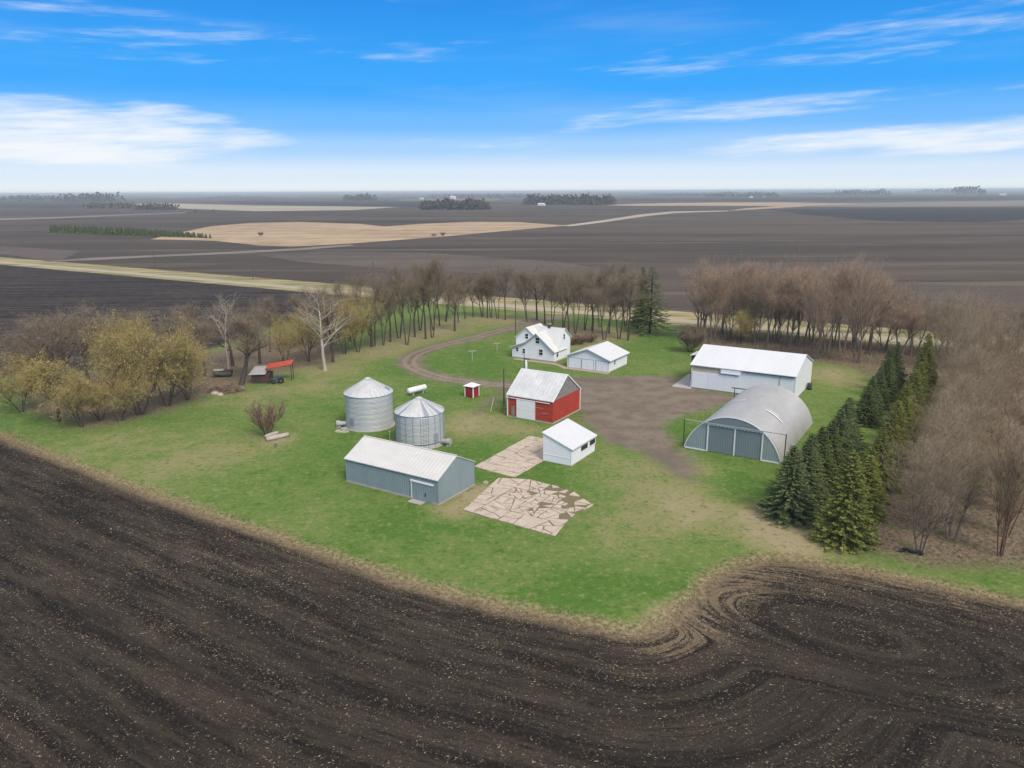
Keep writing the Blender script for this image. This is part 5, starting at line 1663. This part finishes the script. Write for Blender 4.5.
def concrete_pads():
    rng = np.random.default_rng(21)

    def clip(poly, p, n):
        out = []
        for i in range(len(poly)):
            a, b = poly[i], poly[(i + 1) % len(poly)]
            da, db = (a - p) @ n, (b - p) @ n
            if da <= 0:
                out.append(a)
            if da * db < 0:
                out.append(a + (b - a) * (da / (da - db)))
        return out

    def area(poly):
        x = np.array(poly)
        return abs(np.sum(x[:, 0] * np.roll(x[:, 1], -1) - np.roll(x[:, 0], -1) * x[:, 1])) / 2

    def inset(poly, gap):
        c = sum(poly) / len(poly)
        out = list(poly)
        for k in range(len(poly)):
            p, q = poly[k], poly[(k + 1) % len(poly)]
            d = q - p
            if np.linalg.norm(d) < 1e-6:
                continue
            n = unit(np.array([d[1], -d[0]]))
            if (c - p) @ n > 0:
                n = -n
            out = clip(out, p - n * gap * (0.35 + 1.1 * rng.random()), n)
            if len(out) < 3:
                return []
        return out

    def shatter(poly, limit):
        if len(poly) < 3 or area(poly) < limit * (0.45 + 1.3 * rng.random()):
            return [poly]
        x = np.array(poly)
        c = x.mean(0) + rng.normal(size=2) * 0.22 * np.sqrt(area(poly))
        ev = np.linalg.eigh(np.cov(x.T))[1][:, 1]
        an = math.atan2(ev[1], ev[0]) + rng.normal() * 0.45
        n = np.array([math.cos(an), math.sin(an)])
        a, b = clip(poly, c, n), clip(poly, c, -n)
        return (shatter(a, limit) if len(a) > 2 else []) + (shatter(b, limit) if len(b) > 2 else [])

    def pad(name, corners, su, sv, limit, gap, drop, label):
        """outer: convex panels cut by joints on the farm grid, each panel broken further"""
        outer = [np.array(c) for c in corners]
        m = MB()
        us, vs = [p @ U for p in outer], [p @ V for p in outer]
        pieces = []
        for i in range(int((max(us) - min(us)) / su) + 1):
            for j in range(int((max(vs) - min(vs)) / sv) + 1):
                u0, v0 = min(us) + i * su, min(vs) + j * sv
                q = list(outer)
                for p, n in ((U * u0, -U), (U * (u0 + su), U), (V * v0, -V), (V * (v0 + sv), V)):
                    q = clip(q, p, n)
                    if len(q) < 3:
                        break
                if len(q) >= 3:
                    pieces += shatter(q, limit(U * (u0 + su / 2) + V * (v0 + sv / 2)))
        for poly in pieces:
            if len(poly) < 3 or area(poly) < 0.10:
                continue
            c = sum(poly) / len(poly)
            if drop(c):
                continue
            poly = inset(poly, gap)
            if len(poly) < 3 or area(poly) < 0.05:
                continue
            c = sum(poly) / len(poly)
            poly = [p + rng.normal(size=2) * 0.03 for p in poly]
            x = np.array(poly)
            if np.sum(x[:, 0] * np.roll(x[:, 1], -1) - np.roll(x[:, 0], -1) * x[:, 1]) < 0:
                poly = poly[::-1]
            tz = 0.05 + 0.03 * rng.random()
            n = len(poly)
            k1, k2 = rng.normal(size=2) * 0.012
            m.add([(p[0], p[1], tz + k1 * (p - c)[0] + k2 * (p - c)[1]) for p in poly] + [(p[0], p[1], -0.02) for p in poly],
                  [tuple(range(n))] + [(k, n + k, n + (k + 1) % n, (k + 1) % n) for k in range(n)])
        tag(m.build(name, M['slab']), label, 'concrete slab')
        return MB().add([(p[0], p[1], 0.012) for p in outer], [tuple(range(len(outer)))])

    t = NT('slab')
    pos = t.n('ShaderNodeNewGeometry')
    n1, n2 = t.noise(pos.outputs['Position'], 0.7, 5, 0.65), t.noise(pos.outputs['Position'], 5, 4, 0.7)
    c = t.mix(t.ss(t.math('ADD', t.math('MULTIPLY', n1, .6), t.math('MULTIPLY', n2, .4)), .38, .62), (0.43, 0.345, 0.275), (0.57, 0.475, 0.385))
    c = t.mix(t.math('MULTIPLY', pos.outputs['Random Per Island'], 0.45), c, (0.40, 0.355, 0.30))
    c = t.mix(t.math('MULTIPLY', t.ss(n1, .54, .66), 0.6), c, (0.19, 0.135, 0.10))
    M['slab'] = t.out_surface(c, 0.95, 0.1, 0, n2, 0.02)
    t = NT('crack_dirt')
    n = t.noise(t.n('ShaderNodeNewGeometry').outputs['Position'], 3, 4)
    M['crack'] = t.out_surface(t.mix(t.ss(n, .4, .6), (0.17, 0.125, 0.09), (0.165, 0.16, 0.075)), 0.95, 0.1)

    # upper pad: poured in a grid
    c1 = [G(*q) for q in ((473.9, 467.0), (514.8, 477.8), (546, 459.5), (553, 441), (530.2, 435.7))]
    b1 = pad('concrete_pad', c1, 2.15, 2.7, lambda p: 4.5, 0.035, lambda s: rng.random() < 0.02, 'jointed concrete slab between the grey shed and the small white shed')
    # lower pad: shattered
    c2 = [G(*q) for q in ((498.0, 478.2), (462.9, 510.2), (510, 524), (555.3, 536.7), (567, 522), (578, 513), (594, 505.6), (583, 498), (574, 492), (552, 485), (530, 479.6), (514, 478.5))]
    bad = [np.array(G(*q)) for q in ((557, 492), (566, 494), (572, 501), (550, 489), (563, 517))]
    east = np.array(G(566, 500))
    b2 = pad('concrete_pad', c2, 3.3, 3.0, lambda p: 2.6 if np.linalg.norm(p - east) > 6 else 1.0, 0.062, lambda s: min(np.linalg.norm(s - b) for b in bad) < 0.70 or (np.linalg.norm(s - east) < 5 and rng.random() < 0.10),
             'shattered concrete slab broken into pieces in front of the small white shed')
    b1.add(b2.v, [tuple(range(len(b2.v)))])
    tag(b1.build('pad_base_soil', M['crack']), kind='structure')
    o = empty('stone_block', G(485.8, 483.2), 'pale stone lying by the corner of the grey shed', 'stone')
    MB().extrude([(-0.3, -0.2), (0.2, -0.25), (0.32, 0.1), (0, 0.3), (-0.3, 0.15)], 'z', 0, 0.18).build('stone_body', M['foundation'], o)
    MB().extrude([(-0.2, -0.12), (0.14, -0.16), (0.2, 0.06), (-0.1, 0.14)], 'z', 0.182, 0.26).build('stone_top', M['concrete_pale'], o)


def old_shelter():
    g = np.array(G(266, 383.5))
    o = empty('old_shelter', g, 'derelict shelter with small tin roof and red metal canopy under trees', 'shelter', rot=0.0)
    MB().box(-2.6, 0.6, 0, 2.6, 0, 1.75).build('wall', M['old_red_brown'], o)
    MB().box(-2.2, -0.9, -0.03, 0.0, 0.0, 1.35).build('opening', M['dark_wood'], o)
    MB().slab([(-3.0, -0.35, 1.75), (0.1, -0.35, 1.85), (0.1, 2.9, 2.75), (-2.7, 2.9, 2.65)], 0.08).build('tin_roof', M['grey_tin'], o)
    MB().slab([(0.0, 0.2, 2.7), (4.4, 2.0, 3.2), (4.3, 4.0, 3.65), (-0.2, 2.4, 3.15)], 0.09).build('canopy_roof', M['red_metal'], o)
    for x, y, h in ((0.3, 0.5, 2.65), (4.15, 2.1, 3.05), (4.05, 3.75, 3.4), (0.2, 2.3, 3.0)):
        MB().tube((x, y, 0), (x, y, h), 0.08, n=6).build('post', M['dark_wood'], o)
    g2 = np.array(G(277.5, 383.2))
    o = empty('farm_implement', g2, 'old teal farm implement parked under the red canopy', 'farm implement', rot=0.35)
    MB().box(-1.0, 1.1, -0.30, 0.30, 0.55, 0.95).build('body', M['teal_paint'], o)
    MB().box(0.1, 0.8, -0.24, 0.24, 0.952, 1.45).build('hopper', M['teal_paint'], o)
    MB().tube((-1.0, 0, 0.7), (-2.0, 0, 0.4), 0.06, n=6).build('drawbar', M['dark_metal'], o)
    for x, y, r in ((0.6, -0.45, 0.55), (0.6, 0.45, 0.55), (-0.7, -0.4, 0.38), (-0.7, 0.4, 0.38)):
        w = MB().tube((x, y - 0.1, r), (x, y + 0.1, r), r, n=18).build('wheel', M['black_plastic'], o)
        MB().tube((x, y - 0.13, r), (x, y + 0.13, r), r * 0.45, n=12).build('rim', M['rusty'], w)
    g3 = np.array(G(222, 377.5))
    o = empty('old_wagon', g3, 'old wagon box with mossy green side abandoned under the trees', 'wagon', rot=0.1)
    MB().box(-1.7, 1.7, 0, 1.6, 0.5, 1.25).build('box', M['old_red_brown'], o)
    MB().box(-1.72, 1.72, -0.05, -0.005, 0.52, 1.05).build('side_board', plain('mossy', (0.12, 0.14, 0.09), (0.08, 0.10, 0.06), 1.2), o)
    MB().box(-1.6, 0.2, 0.1, 1.5, 1.255, 1.33).build('tin_sheet', M['grey_tin'], o)
    for x in (-1.2, 1.2):
        for y in (0.05, 1.55):
            MB().tube((x, y - 0.1, 0.36), (x, y + 0.1, 0.36), 0.36, n=14).build('wheel', M['dark_metal'], o)
    # brush pile
    rng = np.random.default_rng(8)
    n = 3200
    th = rng.random(n) * 6.28
    r = np.sqrt(rng.random(n))
    x, y = r * np.cos(th) * 2.9, r * np.sin(th) * 1.7
    z = rng.random(n) * 1.35 * (1 - r ** 2 * 0.85) * (0.8 + 0.3 * np.sin(x * 1.7))
    d = rng.normal(size=(n, 3)) * np.array([1, 1, 0.25])
    v, q = ribbons(np.column_stack([x, y, z]), d, 0.5 + 0.9 * rng.random(n), 0.04 + 0.07 * rng.random(n), rng)
    c = G(226, 391)
    o = link('brush_pile', np_mesh('brush_pile', v, q, None, [M['brush']]), None, (c[0], c[1], 0))
    tag(o, 'tan pile of cut brush at the edge of the lawn by the trees', 'brush pile')
    for k, (px, py, w) in enumerate(((215, 393.5, .8), (220, 395, .6), (241, 389, .6))):
        o = empty('field_stone', G(px, py), ['pale flat stone at the left foot of the brush pile', 'smaller pale stone in front of the brush pile', 'grey stone at the right end of the brush pile'][k], 'stone', 'stones by the brush pile')
        m = MB()
        m.lathe([(w, -0.05), (w * 0.95, 0.16), (w * 0.6, 0.34), (0, 0.38)], 9)
        m.build('stone_body', M['log'] if k < 2 else M['concrete_pale'], o)


def far_things():
    rng = np.random.default_rng(77)

    def wood(label, x0, x1, yb, hm, n, depth, lumps=8, name='far_wood'):
        """a distant wood read as one mass: a volume of many leafless crown facets on trunks"""
        a, b = np.array(G(x0, yb)), np.array(G(x1, yb))
        L = np.linalg.norm(b - a)
        t = rng.random(n)
        dv = rng.random(n)
        d = unit(b - a)
        nn = np.array([-d[1], d[0]])
        ph = rng.random(5) * 6.28
        prof = 0.72 + 0.13 * np.sin(t * lumps * 3 + ph[0]) + 0.10 * np.sin(t * lumps * 7.3 + ph[1]) + 0.07 * np.sin(t * lumps * 17 + ph[2])
        prof *= np.clip(np.minimum(t, 1 - t) * 14 + 0.35, 0, 1)
        z = rng.random(n) ** 0.8 * hm * prof
        p = np.column_stack([a + d * (t * L)[:, None] + nn * (dv * depth)[:, None], z])
        s = hm * (0.12 + 0.16 * rng.random(n))
        v, q = ribbons(p, rng.normal(size=(n, 3)) + np.array([0, 0, 0.4]), s * 1.5, s, rng)
        o = link(name, np_mesh(name, v, q, None, [M['far_wood']]))
        return tag(o, label, 'woods', kind='stuff')
    wood('dark leafless wood in mid distance left of the image centre', 419, 484, 209.8, 20, 1800, 60, 5)
    wood('long dark leafless wood right of the image centre by a farm', 521, 610, 205.2, 25, 2400, 120, 7)
    wood('small round wood on the horizon left of the other two', 341, 368, 200.8, 26, 700, 80, 3)
    wood('low bluish wood on the left horizon', -20, 40, 201.8, 28, 900, 200, 5)
    wood('bluish wood on the left horizon beside a gap', 50, 97, 202.2, 34, 900, 150, 4)
    wood('low dark thicket left of the pale stubble strip', 80, 122, 208.6, 14, 700, 60, 6)
    wood('three low clumps in front of the pale stubble strip', 131, 168, 210.0, 14, 700, 50, 3)
    wood('grey wood on the right horizon with a white building', 703, 772, 197.4, 26, 1000, 200, 6)
    wood('dark wood on the horizon above the far spruce tips', 830, 882, 195.6, 36, 800, 200, 4)
    wood('rounded wood on the right horizon', 949, 972, 194.4, 52, 500, 200, 3)
    wood('tiny round tree clump on the right horizon', 977, 983, 195.0, 36, 160, 60, 2)
    wood('faint wood on the horizon left of the right edge', 914, 944, 193.2, 44, 400, 300, 4)
    for k, (xa, xb, yb, h) in enumerate(((-60, 330, 196.6, 24), (110, 420, 195.4, 26), (360, 640, 195.2, 24), (420, 520, 198.2, 22), (560, 830, 194.2, 26), (760, 1090, 192.0, 22), (640, 705, 196.4, 20), (780, 832, 195.6, 18), (170, 260, 198.6, 16))):
        wood('hazy treeline along the far horizon', xa, xb, yb, h, 1300, 400, 40, name='horizon_treeline')

    # evergreen windbreak: every tree its own object
    v, q = [], []
    P0, D, Ln, Wd = [], [], [], []
    r2 = np.random.default_rng(4)
    for z in np.linspace(0.2, 5.6, 14):
        rz = 1.9 * (1 - z / 6.0) ** 0.8
        m = 22
        az = r2.random(m) * 6.28
        P0.append(np.column_stack([np.cos(az) * rz * .35, np.sin(az) * rz * .35, np.full(m, z)]))
        D.append(np.column_stack([np.cos(az), np.sin(az), np.full(m, -0.25) + r2.normal(size=m) * .2]))
        Ln.append(np.full(m, rz * 0.85))
        Wd.append(np.full(m, 0.75))
    va, qa = ribbons(np.concatenate(P0), np.concatenate(D), np.concatenate(Ln), np.concatenate(Wd), r2)
    vb, qb = prisms([[0, 0, -.1]], [[0, 0, 5.9]], [.18], [.03], 5)
    me = np_mesh('windbreak_evergreen', np.concatenate([va, vb]), np.concatenate([qa, qb + len(va)]), None, [M['spruce_dark'], M['bark_dark']], mi_q=np.concatenate([np.zeros(len(qa)), np.ones(len(qb))]))
    a, b = np.array(G(50, 232.4)), np.array(G(210, 238.4))
    n = 76
    for row in (0, 1):
        for i in range(n):
            t = i / (n - 1)
            if row and t > .93:
                continue
            g = a + (b - a) * t + np.array([0.0, 5.0]) * row + rng.normal(size=2) * 0.6
            o = link('evergreen_tree', me, None, (g[0], g[1], 0))
            s = (1.12 - 0.55 * t ** 3) * rng.uniform(0.85, 1.15)
            o.scale = (s, s, s * 0.95)
            o.rotation_euler = (0, 0, rng.random() * 6.28)
            tag(o, 'dark green evergreen in the long distant windbreak beyond the road', 'tree', 'evergreens of the distant windbreak')
    # lone bushes on the far fields
    for k, (x, y, h, lb) in enumerate(((261, 236, 6.5, 'lone dark bush on the tan stubble field'), (434, 236.5, 5, 'left bush of the pair on the tan stubble field'), (443, 236, 6, 'right bush of the pair on the tan stubble field'),
                                       (195, 211.6, 9, 'lone reddish tree left of its twin on the far strip'), (213, 211.8, 9, 'lone reddish tree right of its twin on the far strip'), (208, 227, 4, 'small bush at the top edge of the stubble field'))):
        plant('shrub', G(x, y), h * 0.5, lb, width=h * 0.95)
    # distant farm buildings
    for k, (x, y, w, h, lb) in enumerate(((540.5, 205.6, 16, 6, 'tiny white farm building in front of the long dark wood'), (452, 199.0, 26, 14, 'tiny white building on the horizon above the mid wood'), (764, 197.0, 22, 12, 'tiny white building on the right horizon before the grey wood'),
                                          (751, 198.0, 14, 7, 'smaller white building left of the one on the right horizon'), (1003, 195.4, 30, 9, 'tiny white building near the right end of the horizon'), (421, 199.2, 18, 7, 'tiny pale building left of the horizon building'))):
        g = G(x, y)
        o = empty('farm_building', g, lb, 'building', 'far farm buildings', rot=YAW)
        e = h * 0.62
        gable_x(MB(), -w / 2, w / 2, 0, w * 0.6, e, h).build('wall', M['white_trim'], o)
        roof_x(MB(), -w / 2, w / 2, 0, w * 0.6, e, h, 0.4, 0.3, 0.2, 0.1).build('roof', M['white_roof'], o)


# ------------------------------------------------------------------ sky, light, air, camera
SUN_EL, SUN_AZ = R(46), math.atan2(0.50, -0.87)


def lighting():
    w = bpy.data.worlds.new('World')
    S.world = w
    t = NT('sky', w)
    sky = t.n('ShaderNodeTexSky', sky_type='NISHITA')
    sky.sun_disc = False
    sky.sun_elevation = SUN_EL
    sky.sun_rotation = SUN_AZ
    sky.altitude = 300
    sky.air_density = 1.0
    sky.dust_density = 0.6
    sky.ozone_density = 2.5
    hs = t.n('ShaderNodeHueSaturation')
    hs.inputs['Saturation'].default_value = 1.45
    hs.inputs['Value'].default_value = 1.0
    t.link(sky.outputs[0], hs.inputs['Color'])
    # thin clouds: azimuth / elevation of the view direction
    dr = t.n('ShaderNodeTexCoord').outputs['Generated']
    sp = t.n('ShaderNodeSeparateXYZ')
    t.link(dr, sp.inputs[0])
    az = t.math('ARCTAN2', sp.outputs[0], sp.outputs[1])
    el = t.math('ARCSINE', sp.outputs[2])
    cb = t.n('ShaderNodeCombineXYZ')
    t.link(t.math('MULTIPLY', az, 5.0), cb.inputs[0])
    t.link(t.math('ADD', t.math('MULTIPLY', el, 42.0), t.math('MULTIPLY', az, -1.6)), cb.inputs[1])
    n1 = t.noise(cb.outputs[0], 1.0, 6, 0.6)
    cb2 = t.n('ShaderNodeCombineXYZ')
    t.link(t.math('MULTIPLY', az, 1.7), cb2.inputs[0])
    t.link(t.math('MULTIPLY', el, 15.0), cb2.inputs[1])
    n2 = t.noise(cb2.outputs[0], 1.0, 4, 0.5)

    def dirof(x, y):
        d = ray(x, y)
        d = d / np.linalg.norm(d)
        return math.atan2(d[0], d[1]), math.asin(d[2])
    cov = None
    for (x, y, rx, ry, tilt, s) in ((30, 130, 190, 30, -0.05, 0.92), (172, 115, 62, 12, -0.10, 0.66), (240, 138, 56, 10, -0.02, 0.62), (75, 150, 130, 14, 0.0, 1.0), (625, 116, 75, 13, 0.12, 0.55), (790, 106, 220, 11, 0.05, 0.50), (1010, 134, 120, 15, 0.08, 0.9),
                                    (850, 140, 190, 12, 0.05, 0.7), (500, 148, 120, 14, 0.0, 0.35), (300, 50, 200, 16, 0.05, 0.28), (850, 40, 260, 22, 0.06, 0.38), (100, 28, 200, 24, -0.05, 0.35)):
        a0, e0 = dirof(x, y)
        da = t.math('SUBTRACT', az, a0)
        de = t.math('SUBTRACT', t.math('SUBTRACT', el, e0), t.math('MULTIPLY', da, tilt))
        q = t.math('ADD', t.math('POWER', t.math('ABSOLUTE', t.math('DIVIDE', da, rx / FPX)), 2.0), t.math('POWER', t.math('ABSOLUTE', t.math('DIVIDE', de, ry / FPX)), 2.0))
        b = t.math('MULTIPLY', t.ss(q, 1.5, 0.0), s)
        cov = b if cov is None else t.math('MAXIMUM', cov, b)
    cb3 = t.n('ShaderNodeCombineXYZ')
    t.link(t.math('MULTIPLY', az, 13.0), cb3.inputs[0])
    t.link(t.math('ADD', t.math('MULTIPLY', el, 120.0), t.math('MULTIPLY', az, -5.0)), cb3.inputs[1])
    n3 = t.noise(cb3.outputs[0], 1.0, 6, 0.62)
    fib = t.math('ADD', t.math('ADD', t.math('MULTIPLY', n1, 0.55), t.math('MULTIPLY', n2, 0.1)), t.math('MULTIPLY', n3, 0.35))
    cl = t.ss(t.math('ADD', fib, t.math('MULTIPLY', cov, 0.40)), 0.58, 0.98)
    veil = t.math('MULTIPLY', t.ss(t.math('ADD', n2, t.math('MULTIPLY', n1, 0.3)), 0.62, 0.95), 0.16)
    tot = t.math('MINIMUM', t.math('MAXIMUM', cl, veil), 0.97)
    WHITE = (3.45, 3.58, 3.72)
    # clear polarised blue low over the fields, paling into the horizon
    rp = t.n('ShaderNodeValToRGB')
    rp.color_ramp.interpolation = 'EASE'
    stops = [(0.0, (235, 243, 250)), (1.2, (217, 233, 252)), (3.1, (160, 205, 252)), (4.6, (108, 183, 252)), (7.1, (52, 164, 250)), (14.5, (40, 138, 232)), (24.0, (40, 120, 215))]
    while len(rp.color_ramp.elements) < len(stops):
        rp.color_ramp.elements.new(0.5)
    for e, (deg, rgb) in zip(rp.color_ramp.elements, stops):
        e.position = deg / 24.0
        e.color = (*srgb(*rgb), 1)
    t.link(t.math('DIVIDE', el, R(24.0), clamp=True), rp.inputs[0])
    gain = t.mix(1.0, rp.outputs[0], (3.72, 3.72, 3.72), 'MULTIPLY')
    deep = t.mix(t.ss(el, R(16), R(34), 0.96, 0.0), hs.outputs[0], gain)
    over = t.math('MULTIPLY', t.ss(el, R(16), R(45)), 0.75)      # pale warm cloud layer added overhead, out of view, to soften the light
    c = t.mix(tot, deep, WHITE)
    c = t.mix(over, c, (4.45, 4.15, 3.60))
    bg = t.n('ShaderNodeBackground')
    t.link(c, bg.inputs[0])
    bg.inputs[1].default_value = 0.11
    o = t.n('ShaderNodeOutputWorld')
    t.link(bg.outputs[0], o.inputs[0])

    sd = bpy.data.lights.new('sun', 'SUN')
    sd.energy = 1.35
    sd.angle = R(22)
    sd.color = (1.0, 0.91, 0.78)
    so = link('sun', sd)
    d = Vector((math.cos(SUN_EL) * math.sin(SUN_AZ), math.cos(SUN_EL) * math.cos(SUN_AZ), math.sin(SUN_EL)))
    so.rotation_euler = d.to_track_quat('Z', 'Y').to_euler()
    so.location = (60, -40, 120)

    # air
    hx = sorted([s * v for v in (100, 400, 1500, 6000, 20000, 50000) for s in (-1, 1)])
    hy = [-320, 20, 300, 1000, 4000, 14000, 50000]
    hb = MB()
    ix = [(x, y) for y in hy for x in hx]
    nx, ny = len(hx), len(hy)
    b = len(ix)
    hv = [(x, y, -1.5) for x, y in ix] + [(x, y, 40.0) for x, y in ix]
    hf = []
    for j in range(ny - 1):
        for i in range(nx - 1):
            k = j * nx + i
            hf += [(k, k + nx, k + nx + 1, k + 1), (b + k, b + k + 1, b + k + nx + 1, b + k + nx)]
    for i in range(nx - 1):
        k = (ny - 1) * nx + i
        hf += [(i, i + 1, b + i + 1, b + i), (k + 1, k, b + k, b + k + 1)]
    for j in range(ny - 1):
        k, q = j * nx, (j + 1) * nx
        hf += [(q, k, b + k, b + q), (k + nx - 1, q + nx - 1, b + q + nx - 1, b + k + nx - 1)]
    hb.add(hv, hf)
    hz = hb.build('haze', [])
    m = bpy.data.materials.new('haze')
    m.use_nodes = True
    nt = m.node_tree
    nt.nodes.clear()
    pv = nt.nodes.new('ShaderNodeVolumePrincipled')
    pv.inputs['Color'].default_value = (0.82, 0.90, 0.92, 1)
    pv.inputs['Density'].default_value = 0.00014
    ou = nt.nodes.new('ShaderNodeOutputMaterial')
    nt.links.new(pv.outputs[0], ou.inputs['Volume'])
    hz.data.materials.append(m)
    tag(hz, 'thin pale blue haze over the far fields', 'haze', kind='stuff')


def camera():
    cd = bpy.data.cameras.new('camera')
    cd.sensor_width = 36.0
    cd.lens = FPX / 1024 * 36.0
    cd.clip_start, cd.clip_end = 0.5, 200000
    o = link('camera', cd)
    from mathutils import Matrix
    mt = Matrix(((RGT[0], UPV[0], -FWD[0], 0), (RGT[1], UPV[1], -FWD[1], 0), (RGT[2], UPV[2], -FWD[2], HCAM), (0, 0, 0, 1)))
    o.matrix_world = mt
    S.camera = o
    S.view_settings.view_transform = 'Standard'
    S.view_settings.look = 'None'
    S.view_settings.gamma = 1
    S.view_settings.exposure = 1.27
    S.cycles.use_denoising = True
    S.cycles.max_bounces = 6
    S.cycles.transparent_max_bounces = 8
    S.cycles.volume_bounces = 0
    S.render.film_transparent = False


materials()
tree_kinds()
ground()
grey_shed()
barn()
white_shed()
garage()
house()
pole_shed()
quonset()
grain_bin((-21.4, 109.53), 3.5, 5.2, 7.3, 'taller smooth galvanised grain bin left of the ribbed one', False, -2.2)
grain_bin((-12.88, 101.35), 3.33, 4.65, 6.5, 'galvanised grain bin with dark vertical ribs behind the grey shed', True, -0.75)
small_red_shed()
propane_tank()
yard_things()
concrete_pads()
old_shelter()
far_things()
trees()
lighting()
camera()
